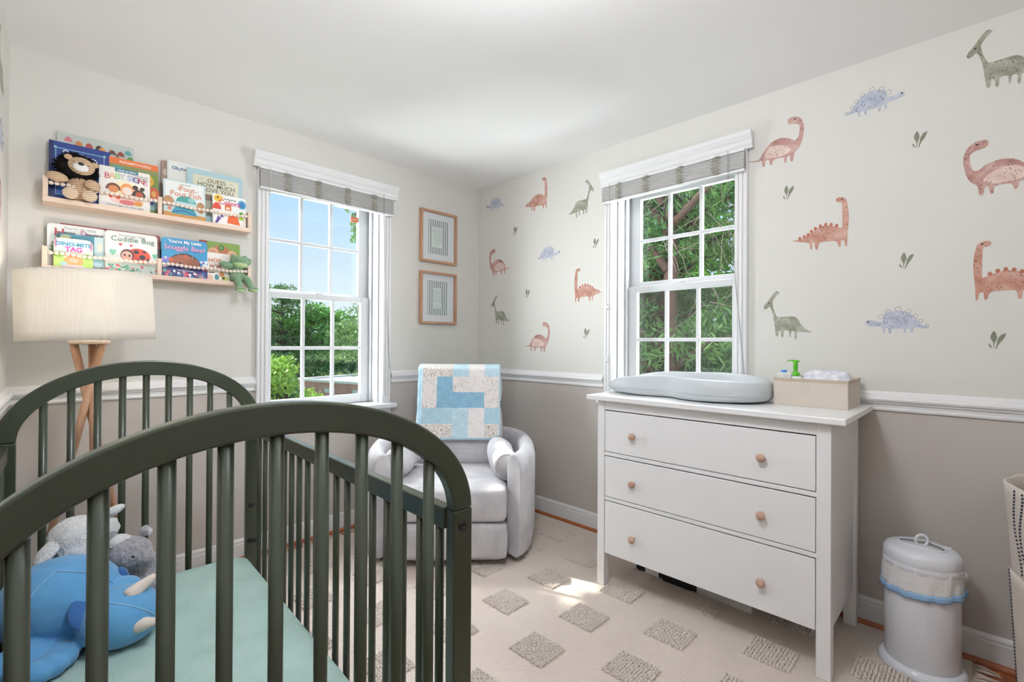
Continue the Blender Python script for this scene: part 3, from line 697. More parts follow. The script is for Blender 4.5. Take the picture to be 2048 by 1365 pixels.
book('bright blue picture book with a sleeping brown bear', -2.104, -1.912, zL, 1.714, -.074, .012, '#2f8fc0',
     [('r', '#2a2f6f', 0, 1, 0, .30), ('h', '#3a2320', .49, .33, .35, .30), ('h', '#9a5535', .47, .31, .33, .28), ('e', '#c0563f', .20, .44, .06, .06), ('e', '#c0563f', .52, .55, .05, .05), ('e', '#8a4a2e', .69, .40, .13, .12), ('e', '#2a1b18', .40, .36, .035, .025)] + flowers(['#cf5a78', '#e8eef0', '#3f6fb0', '#d98aa8', '#5a9a8f', '#cf4a62'], 40, .03, .97, .02, .15, 8, .045) + flowers(['#cf5a78', '#e8eef0', '#8f7fcf'], 10, .02, .14, .2, .5, 9, .05) + flowers(['#cf5a78', '#e8eef0', '#8f7fcf'], 10, .86, .98, .2, .45, 10, .05) + flowers(['#e6f2f6'], 14, .05, .95, .5, .97, 12, .012),
     [("You're My Little", .5, .875, .021, '#f2f4f4', {'bold': .0006}), ('Snuggle Bear', .5, .70, .034, '#f0a3c0', {'bold': .0002}), ('written by', .5, .215, .007, '#e8e8ee'), ('Natalie Marshall', .5, .16, .010, '#e8e8ee')], 5, .014)
book('green and brown picture book behind the white paperback', -1.940, -1.752, zL, 1.730, -.040, .012, '#7c9a45',
     [('r', '#8f3a30', 0, .18, .3, 1), ('r', '#5a2620', .0, .2, .0, .62), ('h', '#b5714a', .52, .30, .40, .62), ('e', '#2f4a28', .53, .86, .075, .075), ('e', '#4f8a3f', .53, .86, .055, .055), ('e', '#dcae8a', .33, .73, .125, .115), ('e', '#cf9a72', .33, .73, .08, .07), ('e', '#dcae8a', .80, .70, .125, .115), ('e', '#cf9a72', .80, .70, .08, .07)], [], 4)
book('white paperback with orange capitals beside the frog toy', -1.912, -1.808, zL, 1.665, -.072, .008, '#e9e4dc', [('e', '#e2ddd4', .75, .80, .2, .12), ('e', '#c98a50', .62, .24, .12, .10), ('e', '#3f8a92', .40, .12, .10, .10), ('e', '#d8b9a0', .12, .08, .12, .12), ('e', '#c6cf62', .75, .08, .15, .10), ('e', '#2a2628', .70, .10, .06, .05), ('p', '#3a342f', [(.05, .28), (.3, .30), (.3, .27), (.05, .25)])],
     [('HOP', .32, .66, .028, '#c9663c', {'bold': .0005}), ('ON', .36, .56, .012, '#8a857a'), ('POP', .34, .42, .028, '#b5563a', {'bold': .0005})], 5)
book('small dark teal board book partly hidden by the frog toy', -1.845, -1.775, zL, 1.572, -.066, .010, '#1f4a5c', [('r', '#c9b23c', 0, 1, .93, 1.0)], [('LOVE', .36, .35, .013, '#cfdfe2', {'bold': .0003})], 5)
# ---------------------------------------------------------------- plush toys on the ledges
def corduroy(name, c1, c2, f):
    m, t, b = nt(name); mp = coords(t, 'Object', (1, 1, 1), (0, .25, 0))
    w = N(t, 'ShaderNodeTexWave', Scale=f, Distortion=.5); w.bands_direction = 'Z'; L(t, mp, 'Vector', w, 'Vector')
    r = ramp(t, [(.15, lin(c2)), (.55, lin(c1))]); L(t, w, 'Fac', r, 'Fac'); L(t, r, 'Color', b, 'Base Color'); b.inputs['Roughness'].default_value = .9
    bp = N(t, 'ShaderNodeBump', Strength=.8, Distance=.004); L(t, w, 'Fac', bp, 'Height'); L(t, bp, 'Normal', b, 'Normal'); return m
M_cord = corduroy('tan corduroy', '#dec3a4', '#b79573', 36)
M_cordl = corduroy('light tan corduroy', '#ead6bd', '#cbae8c', 36)
M_mane = mat('black mane fur', '#1b1817', .9, spec=.15)
ln = thing('plush_lion', 'tan corduroy plush lion with a black furry mane on the upper ledge', 'plush toy', (-2.41, -.085, ZU+.022)); O = Vector((-2.41, -.085, ZU+.022))
b = MB(); b.ell(W((-2.405, -.075, 1.868)), (.044, .026, .056)); b.ell(W((-2.434, -.100, 1.838)), (.020, .030, .018)); b.ell(W((-2.372, -.100, 1.838)), (.020, .030, .018))
ob = b.build('body', M_cord, ln); fuse(ob, .004, 2)
b = MB(); b.ell(W((-2.475, -.108, 1.900)), (.036, .018, .021), (0, .15, 0)); b.build('arm', M_cord, ln)
b = MB(); b.ell(W((-2.362, -.112, 1.887)), (.028, .020, .024), (0, .5, 0)); b.build('arm', M_cord, ln)
for x in (-2.434, -2.372):
    MB().ell(W((x, -.128, 1.836)), (.0265, .011, .0255)).build('foot', M_cordl, ln)
b = MB(); r = random.Random(5); mc = Vector((-2.412, -.070, 1.962))
b.ell(W(mc), (.064, .030, .056))
for k in range(420):
    a = r.uniform(0, 2*pi); e = r.uniform(-.7, .9)
    dv = Vector((cos(a)*cos(e), -sin(e)*.75 if sin(e) > 0 else -sin(e)*.3, sin(a)*cos(e)))
    p = Vector((dv.x*.060, dv.y*.030, dv.z*.053)); q = p + Vector((dv.x*.016+r.uniform(-.009, .009), dv.y*.008-.002, dv.z*.016+r.uniform(-.009, .005)))
    b.tube([W(mc+p*.9), W(mc+(p+q)/2), W(mc+q)], [.0048, .0034, .0006], 4, smooth=False)
b.build('mane', M_mane, ln)
b = MB(); b.ell(W((-2.398, -.103, 1.966)), (.045, .026, .037), (0, .18, 0)); hd = b.build('head', M_cord, ln)
MB().ell(W((-2.402, -.126, 1.954)), (.026, .012, .019), (0, .18, 0)).build('muzzle', mat('white plush', '#e6e5e2', .9, bump=(300, .2)), hd)
MB().ell(W((-2.401, -.1385, 1.966)), (.010, .003, .0065), (0, .18, 0)).build('nose', M_black, hd)
for x, z in ((-2.424, 1.975), (-2.376, 1.966)): MB().ell(W((x, -.126, z)), (.0022, .002, .0022)).build('eye', M_black, hd)
for x, z in ((-2.441, 1.995), (-2.355, 1.980)): MB().ell(W((x, -.108, z)), (.014, .007, .012), (0, .2, 0)).build('ear', M_cord, hd)

M_frog = mat('green plush fur', '#8fb38a', .95, spec=.1, mottle=(70, '#6a9170', .6), bump=(220, .7), sheen=.4)
M_frogl = mat('light green plush fur', '#c6d9a2', .95, spec=.1, mottle=(80, '#b0cc8e', .5), bump=(220, .6), sheen=.4)
fg = thing('plush_frog', 'green plush frog hanging its legs over the lower ledge end', 'plush toy', (-1.77, -.085, ZL+.022)); O = Vector((-1.77, -.085, ZL+.022))
b = MB(); b.ell(W((-1.768, -.075, 1.625)), (.046, .032, .036)); b.ell(W((-1.775, -.068, 1.565)), (.042, .026, .045))
b.ell(W((-1.796, -.082, 1.652)), (.014, .012, .014)); b.ell(W((-1.742, -.082, 1.652)), (.014, .012, .014))
b.ell(W((-1.835, -.098, 1.603)), (.034, .018, .018), (0, .2, 0)); b.ell(W((-1.725, -.075, 1.634)), (.018, .016, .022), (0, .4, 0))
b.tube([W((-1.795, -.078, 1.545)), W((-1.785, -.118, 1.530)), W((-1.777, -.126, 1.485))], [.024, .019, .016], 12)
b.tube([W((-1.755, -.078, 1.548)), W((-1.740, -.118, 1.532)), W((-1.722, -.126, 1.487))], [.023, .019, .016], 12)
b.ell(W((-1.777, -.138, 1.475)), (.026, .026, .013)); b.ell(W((-1.716, -.138, 1.480)), (.026, .024, .013), (0, -.2, 0))
ob = b.build('body', M_frog, fg); fuse(ob, .004, 2); fluff(ob, .006, .004)
b = MB(); b.ell(W((-1.766, -.089, 1.611)), (.036, .024, .016)); ob = b.build('muzzle', M_frogl, fg); fluff(ob, .006, .003)
for x, z in ((-1.777, 1.472), (-1.714, 1.476)): MB().ell(W((x-.002, -.150, z-.003)), (.020, .016, .009)).build('foot_pad', M_frogl, fg)
for x in (-1.790, -1.746): MB().ell(W((x, -.105, 1.634)), (.0025, .002, .0025)).build('eye', M_black, fg)

# ---------------------------------------------------------------- framed prints by the corner
def frame(label, z0, z1, first):
    x0, x1 = -.575, -.246; D = .030; w = .016
    t = thing('framed_art_print', label, 'framed print', (x0, 0, z0), 0, 'framed striped prints'); Wd, Hh = x1-x0, z1-z0
    for xa in (0, Wd-w): MB().box(xa, xa+w, -D, -.0005, 0, Hh).build('upright', M_oak, t, bevel=.001)
    for za in (0, Hh-w): MB().box(w, Wd-w, -D, -.0005, za, za+w).build('crossbar', M_oakx, t, bevel=.001)
    MB().box(w, Wd-w, -.009, -.004, w, Hh-w).build('mat_board', mat('mat board', '#e4e4e8', .8), t)
    b = MB(); pw = .19; ph = .255; px = Wd/2-pw/2-(.006 if not first else 0); pz = Hh/2-ph/2
    n = 10; pit = pw/n
    for k in range(n):
        xa = px+pit*(k+.25); xb = xa+pit*.42
        segs = [(0, ph)] if k < 2 or k > 7 else [(0, .052), (ph-.052, ph)]
        if (not first) and k == 2: segs = [(0, ph)]
        if k == 7: segs = [(0, ph)]
        for a, c in segs: b.box(xa, xb, -.0098, -.009, pz+a, pz+c, 0 if k else 1)
    b.build('striped_print', [mat('sage stripes', '#7f8d84', .7), mat('pale sage stripe', '#b5bcae' if first else '#b9b7a8', .7)], t)
    MB().box(px+pit*(2.05 if first else 3.0), px+pit*7.0, -.0101, -.0092, pz+.058, pz+ph-.058).build('verse_panel', mat('pale sage paper', '#dde2de', .8), t)
    for k in range(8 if first else 5):
        r = random.Random(k+(0 if first else 50))
        s = ''.join(r.choice('aeilmnorstuvw') if q % 5 else ' ' for q in range(1, 15))
        text(t, s, px+pit*(4.6 if first else 5.0), pz+ph-.078-(.0135 if first else .019)*k, .012 if first else .014, '#9aa59d', y=-.0102, name='verse_line', lean=.3)
    text(t, 'amen', px+pit*(4.6 if first else 5.0), pz+.064, .011, '#9aa59d', y=-.0102, name='verse_line', lean=.3)
    MB().box(w, Wd-w, -.0135, -.0125, w, Hh-w).build('glass', M_glass, t)
frame('upper of two oak framed sage striped prints beside the corner', 1.797, 2.181, True)
frame('lower of two oak framed sage striped prints beside the corner', 1.343, 1.727, False)

# ---------------------------------------------------------------- armchair in the corner (local: front = -y, viewer's right = +x)
AX, AY, AR = -.729, -.618, radians(-43.8)
chair = thing('armchair', 'pale grey barrel-shaped recliner armchair in the room corner', 'armchair', (AX, AY, RT), AR)
def plan(t, off=0):
    ph = radians(-139 + 278*t); a, bb = .490-off, .455-off
    sx = sin(ph); cy = cos(ph)
    return Vector((a*math.copysign(abs(sx)**.55, sx), bb*math.copysign(abs(cy)**.80, cy), 0))
b = MB(); n = 73; rows = []
for k in range(n):
    t = k/(n-1); p = plan(t); q = plan(min(1, t+.004)) - plan(max(0, t-.004)); q.normalize(); nrm = Vector((q.y, -q.x, 0))   # inward
    if nrm.dot(-p) < 0: nrm = -nrm
    h = .585 + .035*sin(pi*t)**.7
    prof = [(.030, .030), (.012, .045), (.002, .12), (0, .30), (.0, h-.07), (.008, h-.03), (.026, h-.006), (.05, h), (.074, h-.006), (.092, h-.03), (.10, h-.07), (.10, .10), (.09, .04)]
    rows.append([p + nrm*o + Vector((0, 0, z)) for o, z in prof])
m = len(rows[0]); vs = [v for r in rows for v in r]
fs = [(i*m+j, (i+1)*m+j, (i+1)*m+(j+1) % m, i*m+(j+1) % m) for i in range(n-1) for j in range(m)]
b.add(vs, fs, 0, True); b.add(rows[0], [tuple(range(m))]); b.add(rows[-1], [tuple(range(m-1, -1, -1))])
ob = b.build('barrel_frame', M_chair, chair, weld=True, bevel=.006, seg=2)
# rounded cushions
def pad(name, x0, x1, y0, y1, z0, z1, r, puff, parent, M=None, m=M_chair):
    """box cushion with rounded edges, faces puffed outward"""
    nx = 14; b = MB(); c = Vector(((x0+x1)/2, (y0+y1)/2, (z0+z1)/2)); hd_ = Vector(((x1-x0)/2, (y1-y0)/2, (z1-z0)/2))
    bm = bmesh.new(); bmesh.ops.create_cube(bm, size=2); bmesh.ops.subdivide_edges(bm, edges=bm.edges, cuts=nx, use_grid_fill=True)
    for v in bm.verts:
        p = v.co.copy(); q = Vector((p.x*hd_.x, p.y*hd_.y, p.z*hd_.z)); inn = Vector([max(-hd_[i]+r, min(hd_[i]-r, q[i])) for i in range(3)])
        dlt = q-inn
        if dlt.length > 1e-9: q = inn + dlt.normalized()*min(r, max(abs(dlt.x), abs(dlt.y), abs(dlt.z)))
        for i in range(3):
            if abs(p[i]) > .999:
                o = [k for k in range(3) if k != i]; f = (1-p[o[0]]**2)*(1-p[o[1]]**2); q[i] += math.copysign(puff*f, p[i])
        v.co = c+q
        if M is not None: v.co = M @ v.co
    me = bpy.data.meshes.new(name); bm.to_mesh(me); bm.free(); me.materials.append(m)
    me.polygons.foreach_set('use_smooth', [True]*len(me.polygons))
    o = bpy.data.objects.new(name, me); COL.objects.link(o); o.parent = parent; return o
pad('seat_cushion', -.315, .315, -.405, .20, .238, .425, .034, .010, chair)
pad('footrest_panel', -.315, .315, -.400, -.30, .045, .233, .022, .008, chair)
TB = Matrix.Translation((.012, .10, .44)) @ Matrix.Rotation(radians(-11), 4, 'X')
pad('back_cushion', -.272, .272, 0, .17, -.02, .365, .045, .012, chair, TB)
pad('head_cushion', -.266, .266, .005, .165, .360, .590, .045, .014, chair, TB)
b = MB(); b.lathe([(.24, .001), (.24, .018), (.12, .022), (.12, .05), (0, .05)], 36); b.build('swivel_base', M_black, chair)
b = MB(); b.box(-.30, .30, -.30, .30, .048, .24); b.build('seat_deck', M_chair, chair)
def bolster(label, sx):
    t = thing('arm_pillow', label, 'pillow', (0, 0, 0), 0, 'arm pillows of the recliner')
    t.location = Vector((AX, AY, RT)) + Matrix.Rotation(AR, 3, 'Z') @ Vector((sx*.292, -.095, .515)); t.rotation_euler = (radians(6), radians(-12*sx), AR + radians(8*sx))
    b = MB(); nu, nv = 36, 24
    def f(u, v):
        y = -.16 + .32*v; a = 2*pi*u; rr = (1-abs(2*v-1)**6*.22)
        rx, rz = .078*rr, .092*rr
        wv = .004*sin(a*3+v*9)
        return ((rx+wv)*cos(a), y, (rz+wv)*sin(a))
    b.grid(f, nu, nv, cu=True, flip=True)
    e0 = [f(k/nu, 0) for k in range(nu)]; e1 = [f(k/nu, 1) for k in range(nu)]
    b.add(e0 + [(0, -.175, 0)], [(k, nu, (k+1) % nu) for k in range(nu)], 0, True); b.add(e1 + [(0, .175, 0)], [(k, (k+1) % nu, nu) for k in range(nu)], 0, True)
    b.build('pillow_body', M_chair, t, weld=True)
    for y in (-.158, .158): MB().tube([((.078*.80+.0015)*cos(2*pi*k/36), y, (.092*.80+.0015)*sin(2*pi*k/36)) for k in range(37)], .0032, 6, caps=False).build('piping', M_chair, t)
    return t
bolster('pale grey arm pillow inside the recliner arm nearer the dresser', 1); bolster('pale grey arm pillow inside the recliner arm nearer the crib', -1)

# ---------------------------------------------------------------- patchwork quilt over the chair back
def printm(name, base, mark, sc, th, kind='dots'):
    m, t, b = nt(name); mp = coords(t, 'Object')
    if kind == 'rings':
        v = N(t, 'ShaderNodeTexVoronoi', Scale=sc); L(t, mp, 'Vector', v, 'Vector')
        s = N(t, 'ShaderNodeMath', operation='MULTIPLY'); s.inputs[1].default_value = 22; L(t, v, 'Distance', s, 0)
        q = N(t, 'ShaderNodeMath', operation='SINE'); L(t, s, 0, q, 0); r = ramp(t, [(th, lin(base)), (th+.2, lin(mark))]); L(t, q, 0, r, 'Fac')
    elif kind == 'blobs':
        v = N(t, 'ShaderNodeTexNoise', Scale=sc, Detail=5.0, Distortion=2.5); L(t, mp, 'Vector', v, 'Vector'); r = ramp(t, [(th, lin(base)), (th+.05, lin(mark))]); L(t, v, 'Fac', r, 'Fac')
    else:
        v = N(t, 'ShaderNodeTexVoronoi', Scale=sc); L(t, mp, 'Vector', v, 'Vector'); r = ramp(t, [(th, lin(mark)), (th+.05, lin(base))]); L(t, v, 'Distance', r, 'Fac')
    L(t, r, 'Color', b, 'Base Color'); b.inputs['Roughness'].default_value = .95
    n = N(t, 'ShaderNodeTexNoise', Scale=45.0, Detail=2.0); L(t, mp, 'Vector', n, 'Vector'); bp = N(t, 'ShaderNodeBump', Strength=.6, Distance=.006); L(t, n, 'Fac', bp, 'Height'); L(t, bp, 'Normal', b, 'Normal')
    return m
Q = [printm('cream ring print cotton', '#e4deda', '#b0a498', 26, .55, 'rings'), printm('pale blue print cotton', '#b7d3e0', '#d8e5e9', 60, .56, 'blobs'), printm('white dotted cotton', '#e8e4e2', '#9c9088', 150, .18), printm('cream figure print cotton', '#e6e0dd', '#ab9c8c', 48, .60, 'blobs'), printm('mid blue cotton', '#86b3cc', '#97bfd4', 30, .55, 'blobs'), printm('light blue cotton', '#acccda', '#bbd5e0', 40, .55, 'blobs'), mat('blue quilt binding', '#b0cddb', .95)]
PATT = ['00121', '34333', '34443', '55125', '00120']
quilt = thing('patchwork_quilt', 'blue and cream patchwork quilt draped over the recliner back', 'quilt', (AX, AY, RT), AR)
def qpath(s):
    """s metres down the front from the ridge (negative = down the back), in (y, z)"""
    fy, fz = .190, 1.012; by = .385
    sl = radians(11)
    if s > .04:
        u = s-.04; return Vector((0, fy-.018-u*sin(sl), fz-u*cos(sl)))
    if s > -.20:
        a = (.04-s)/.24; ang = pi*a; cx = (fy-.018+by)/2; rx = (by-fy+.018)/2
        return Vector((0, cx-rx*cos(ang), fz+.034*sin(ang)**.8))
    return Vector((0, by, fz-(-.20-s)))
def quilt_layer(name, x0, x1, s0, s1, dy, parent, mis, mats):
    b = MB(); nu, nv = 56, 64
    def f(u, v):
        x = x0+(x1-x0)*u; s = s0+(s1-s0)*v; p = qpath(s); p.x = x
        p.y += dy + .0025*sin(x*62)*sin(s*60) - .010*max(0, s-.3)*sin(x*9); 
        if u > .9 and s > .42: p.z += (u-.9)*.32*(s-.42)/.06
        return p
    b.grid(f, nu, nv, mi=mis, flip=False)
    o = b.build(name, mats, parent); so = o.modifiers.new('thick', 'SOLIDIFY'); so.thickness = .008; so.offset = 0; return o
QX0, QX1, S0, S1 = -.228, .278, -.42, .478
def qmi(i, j):
    u = (i+.5)/55; s = S0+(S1-S0)*(j+.5)/63
    if s > S1-.013 or u < .012 or u > .988: return 6
    r = int((s+.012)/.098) if s > -.012 else 5 + int(-s/.098)
    return int(PATT[r % 5][min(4, int(u*5.05))])
quilt_layer('patchwork_top', QX0, QX1, S0, S1, -.006, quilt, qmi, Q)
quilt_layer('folded_under_layer', QX0-.016, QX1-.02, S0+.02, S1-.02, .006, quilt, 6, Q)
quilt_layer('folded_edge', QX0-.024, QX0+.04, -.1, S1-.10, .014, quilt, 1, Q)
for k, (x0, s0, x1, s1) in enumerate(((-.22, .06, .18, .46), (-.22, .26, .0, .46), (.0, .06, .27, .33), (.27, .10, -.09, .46), (.08, .06, -.22, .36), (.27, .26, .07, .46))):
    pts = []
    for q in range(25):
        u = q/24; p = qpath(s0+(s1-s0)*u); p.x = x0+(x1-x0)*u; p.y -= .0105; pts.append(p)
    MB().tube(pts, .0007, 4).build('quilting_stitch', mat('blue grey thread', '#8ba2ae', .9), quilt)
# ---------------------------------------------------------------- dresser
dr = thing('dresser', 'white three-drawer dresser with round wooden knobs under the window', 'dresser', (-.30, -2.035, 0))
O = Vector((-.30, -2.035, 0))
def wb(x0, x1, y0, y1, z0, z1, b=None):
    b = b or MB(); return b.box(x0-O.x, x1-O.x, y0-O.y, y1-O.y, z0-O.z, z1-O.z)
XF = -.558; YL, YR = -1.543, -2.527
for x0, x1 in ((XF, XF+.045), (-.090, -.045)):
    for y0, y1 in ((YL-.040, YL), (YR, YR+.046)):
        wb(x0, x1, y0, y1, RT, .922).build('leg', M_white, dr, bevel=.0025)
wb(-.592, -.030, -2.575, -1.497, .924, .947).build('top', M_white, dr, bevel=.003)
for y0, y1 in ((YL-.034, YL-.008), (YR+.010, YR+.036)):
    b = MB(); zz = [(XF+.045-O.x, .165), (-.09-O.x, .165), (-.09-O.x, .922), (XF+.045-O.x, .922)]
    wb(XF+.045, -.09, y0, y1, .165, .922, b); b.build('side_panel', M_white, dr, bevel=.002)
wb(XF+.003, XF+.022, YR+.046, YL-.040, .877, .922).build('top_rail', M_white, dr, bevel=.0015)
for z0, z1 in ((.653, .670), (.434, .450)): wb(XF+.003, XF+.022, YR+.046, YL-.040, z0, z1).build('drawer_rail', M_white, dr, bevel=.0015)
wb(-.075, -.065, YR+.04, YL-.04, .165, .92).build('back_panel', M_white, dr)
wb(XF+.05, -.09, YR+.04, YL-.04, .165, .175).build('bottom_panel', M_white, dr)
for z0, z1, zk in ((.6735, .8720, .767), (.4535, .6480, .545), (.174, .4290, .288)):
    d_ = wb(XF+.002, XF+.022, YR+.0485, YL-.0425, z0, z1).build('drawer', M_white, dr, bevel=.0018)
    bx = MB(); wb(XF+.022, -.11, YR+.062, YL-.056, z0+.012, z1-.03, bx); bx.build('drawer_box', M_white, d_)
    for yk in (-1.745, -2.302):
        k = MB(); M = Matrix.Translation((XF+.002-O.x, yk-O.y, zk)) @ Matrix.Rotation(-pi/2, 4, 'Y')
        k.lathe([(.0075, 0), (.0075, .008), (.011, .012), (.0155, .016), (.0172, .021), (.0165, .026), (.012, .0305), (0, .0325)], 24, M=M); k.build('knob', M_knob, d_)
TZ = .947
# contoured changing pad
pdm = mat('grey foam vinyl', '#bcc1c4', .42, spec=.4)
pm = thing('changing_pad', 'grey peanut-shaped foam changing pad on the dresser top', 'changing pad', (-.30, -1.868, TZ))
b = MB(); nu = 96
def outline(a):
    # a: 0 at the +y (left) end, growing toward the room (-x) side
    c, s = cos(a), sin(a)
    ly = .395*math.copysign(abs(c)**.85, c)
    wv = .190 if c > 0 else .222
    wdt = wv*abs(s)**.75*(1-.30*math.exp(-((ly-.02)/.12)**2))
    return Vector((-math.copysign(wdt, s), ly, 0))
prof = [(.90, 0), (.955, .008), (.99, .028), (1.0, .052), (.988, .080), (.955, .100), (.90, .110), (.83, .108), (.75, .092), (.64, .062), (.48, .042), (.25, .034), (.08, .032)]
rows = []
for f, z in prof:
    r_ = []
    for k in range(nu):
        a = 2*pi*k/nu; p = outline(a)
        side = abs(sin(a))**1.2; end = .86 if cos(a) < 0 else .50
        hgt = 1.0*side + end*(1-side); hgt = min(1.06, hgt)
        zz = z*(hgt if z > .05 else 1) if f > .9 else .044 + (z-.044)*max(0, (hgt*.11-.044)/.066)
        if z > .05 and f > .9: zz = .05*min(1, hgt+.15) + (z-.05)*max(.05, (hgt*.11-.05)/.06)
        zz *= 1 + .06*(p.x/.2 if z > .05 else 0)
        r_.append(Vector((p.x*f, p.y*(1-(1-f)*.75), zz)))
    rows.append(r_)
vs = [v for r in rows for v in r]; n = nu
fs = [(i*n+j, (i+1)*n+j, (i+1)*n+(j+1) % n, i*n+(j+1) % n) for i in range(len(rows)-1) for j in range(n)]
fs += [tuple(range(n)), tuple((len(rows)-1)*n+j for j in range(n-1, -1, -1))]
b.add(vs, fs, 0, True); ob = b.build('foam_body', pdm, pm, sub=1)
b = MB(); b.tube([tuple(Vector((outline(2*pi*k/72).x*1.001, outline(2*pi*k/72).y*1.001, .036))) for k in range(73)], .0012, 5, caps=False); b.build('mould_seam', mat('grey foam seam', '#c6cbce', .5), pm)
# fabric caddy and what stands in it
M_canvas = weave('cream canvas', '#d4c9bd', '#c8bdb0', 700, .9, .2, .25)
M_trimc = weave('beige canvas trim', '#c9bba9', '#b5a692', 500, .9, .4, .2)
cd = thing('fabric_storage_box', 'cream fabric storage box full of nappies at the dresser end', 'storage box', (-.17, -2.40, TZ)); O = Vector((-.17, -2.40, TZ))
X0, X1, Y0, Y1, ZT = -.302, -.040, -2.533, -2.268, 1.060
b = MB()
wb(X0, X0+.005, Y0, Y1, TZ, ZT, b); wb(X1-.005, X1, Y0, Y1, TZ, ZT, b); wb(X0+.005, X1-.005, Y0, Y0+.005, TZ, ZT, b); wb(X0+.005, X1-.005, Y1-.005, Y1, TZ, ZT, b); wb(X0+.005, X1-.005, Y0+.005, Y1-.005, TZ, TZ+.004, b)
b.build('box_body', M_canvas, cd, bevel=.0015)
b = MB(); zt = ZT-.012
wb(X0-.0015, X0, Y0-.0015, Y1+.0015, zt, ZT+.0012, b); wb(X1, X1+.0015, Y0-.0015, Y1+.0015, zt, ZT+.0012, b); wb(X0, X1, Y0-.0015, Y0, zt, ZT+.0012, b); wb(X0, X1, Y1, Y1+.0015, zt, ZT+.0012, b)
b.build('top_binding', M_trimc, cd)
b = MB(); wb(X0-.0012, X0, -2.398, -2.394, TZ+.001, zt, b); b.build('stitched_seam', M_canvas, cd)
M_clear = mat('white bottle plastic', '#e6e9ea', .25, spec=.5)
bt = thing('pump_bottle', 'bottle with a bright green pump top inside the fabric box', 'bottle', (-.155, -2.315, TZ+.006)); O = Vector((-.155, -2.315, TZ+.006))
b = MB(); b.lathe([(.026, 0), (.029, .004), (.029, .09), (.024, .105), (.013, .112), (.013, .118), (0, .118)], 24); b.build('bottle_body', M_clear, bt)
M_lime = mat('lime plastic', '#55b21c', .35)
b = MB(); b.lathe([(.0165, .105), (.0165, .122), (.013, .127), (.008, .130), (.008, .142), (.0095, .144), (.0095, .160), (.008, .163), (.0095, .166), (.0105, .176), (.0, .178)], 20)
b.tube([(0, 0, .1775), (0, .016, .1785), (0, .034, .1770)], [.0055, .0045, .0028], 8, flat=.7); b.ell((0, -.004, .176), (.010, .013, .005))
ob = b.build('pump_top', M_lime, bt); 
tb = thing('cream_tube', 'white tube with a blue cap standing in the fabric box', 'tube', (-.215, -2.285, TZ+.006)); 
b = MB(); b.lathe([(.019, 0), (.019, .10), (.013, .112), (.010, .114), (0, .114)], 20, sy=.8); b.build('tube_body', M_clear, tb)
b = MB(); b.lathe([(.0105, .112), (.0105, .136), (.009, .138), (0, .138)], 20); b.build('cap', mat('blue cap plastic', '#3f8fd6', .35), tb)
wp = thing('wipes_packet', 'white wipes packet with grey lettering in the fabric box corner', 'packet', (-.255, -2.298, TZ+.006)); 
MB().box(-.016, .016, -.028, .026, 0, .128).build('packet_body', mat('white packet film', '#e7e7e3', .35), wp, bevel=.006, seg=3)
b = MB()
for k in range(3):
    b.box(-.0166, -.016, -.022, .004, .121-.006*k, .1235-.006*k); b.box(-.0166, -.016, .008, .022, .121-.006*k, .1235-.006*k)
b.build('printed_lines', mat('grey print', '#a9aba2', .6), wp)
M_nap = mat('white printed nappy', '#e6e6ea', .9, mottle=(55, '#c4c6d2', .25), bump=(60, .3)); M_napy = mat('pale yellow printed nappy', '#e4e4d2', .9, mottle=(60, '#c4c79c', .3), bump=(60, .3))
cnt = 0
for x, y, z, m, lb in ((-.225, -2.440, .094, M_nap, 'folded white patterned nappy at the front of the fabric box'), (-.175, -2.430, .108, M_nap, 'folded white patterned nappy in the middle of the fabric box'), (-.118, -2.425, .108, M_nap, 'folded white patterned nappy behind the middle of the fabric box'), (-.073, -2.462, .088, M_napy, 'folded pale yellow nappy at the back corner of the fabric box')):
    o = thing('folded_nappy', lb, 'nappy', (x, y, TZ+.004), 0, 'folded nappies in the fabric box')
    ob = pad('nappy_body', -.023, .023, -.085 if m is M_nap else -.05, .075 if m is M_nap else .05, 0, z+.026, .018, .008, o, None, m)
    fluff(ob, .03, .006)
# patterned box under the dresser
ub = thing('toy_box', 'flat black and white patterned box pushed under the dresser', 'box', (-.30, -1.9, RT))
MB().box(-.0, .19, -.282, .284, 0, .055).build('box_body', mat('pale grey board', '#dededd', .6), ub, bevel=.001)
b = MB()
for y0, y1, mi in ((.235, .285, 0), (.160, .235, 1), (-.035, .160, 0)): b.box(-.0015, 0, y0, y1, 0, .055, mi)
b.build('printed_blocks', [mat('navy black print', '#15171f', .6), mat('pale print', '#eeeeec', .6)], ub)

# ---------------------------------------------------------------- nappy pail and laundry hamper
M_pail = mat('white enamel', '#d9dce2', .22, spec=.5)
pl = thing('nappy_pail', 'white steel nappy pail with a liner bag edged in blue', 'pail', (-.210, -2.745, RT)); PR = .110
b = MB(); b.lathe([(PR+.017, 0), (PR+.019, .006), (PR+.016, .022), (PR+.006, .031), (PR, .032), (0, .032)], 48); b.build('base_ring', M_pail, pl)
b = MB(); b.lathe([(PR-.002, .030), (PR, .034), (PR, .385), (PR-.002, .39), (0, .39)], 48); b.build('body', M_pail, pl)
b = MB(); n = 72; r = random.Random(2)
ph = [r.uniform(0, 6.28) for _ in range(8)]
def bag(u, v):
    a = 2*pi*u; w = .0022*sin(13*a+ph[0]+v*3)+.0018*sin(23*a+ph[1])+.0012*sin(37*a+ph[2]-v*5)
    z = .395-.085*v + .010*sin(a+2.6)*v; rr = PR+.0035+w*(.4+v) + .004*v
    return (rr*cos(a), rr*sin(a), z)
b.grid(bag, n, 10, cu=True, flip=False); ob = b.build('bag_liner', mat('white bag film', '#dcdcdc', .45, bump=(30, .4)), pl); so = ob.modifiers.new('thick', 'SOLIDIFY'); so.thickness = .001
b = MB()
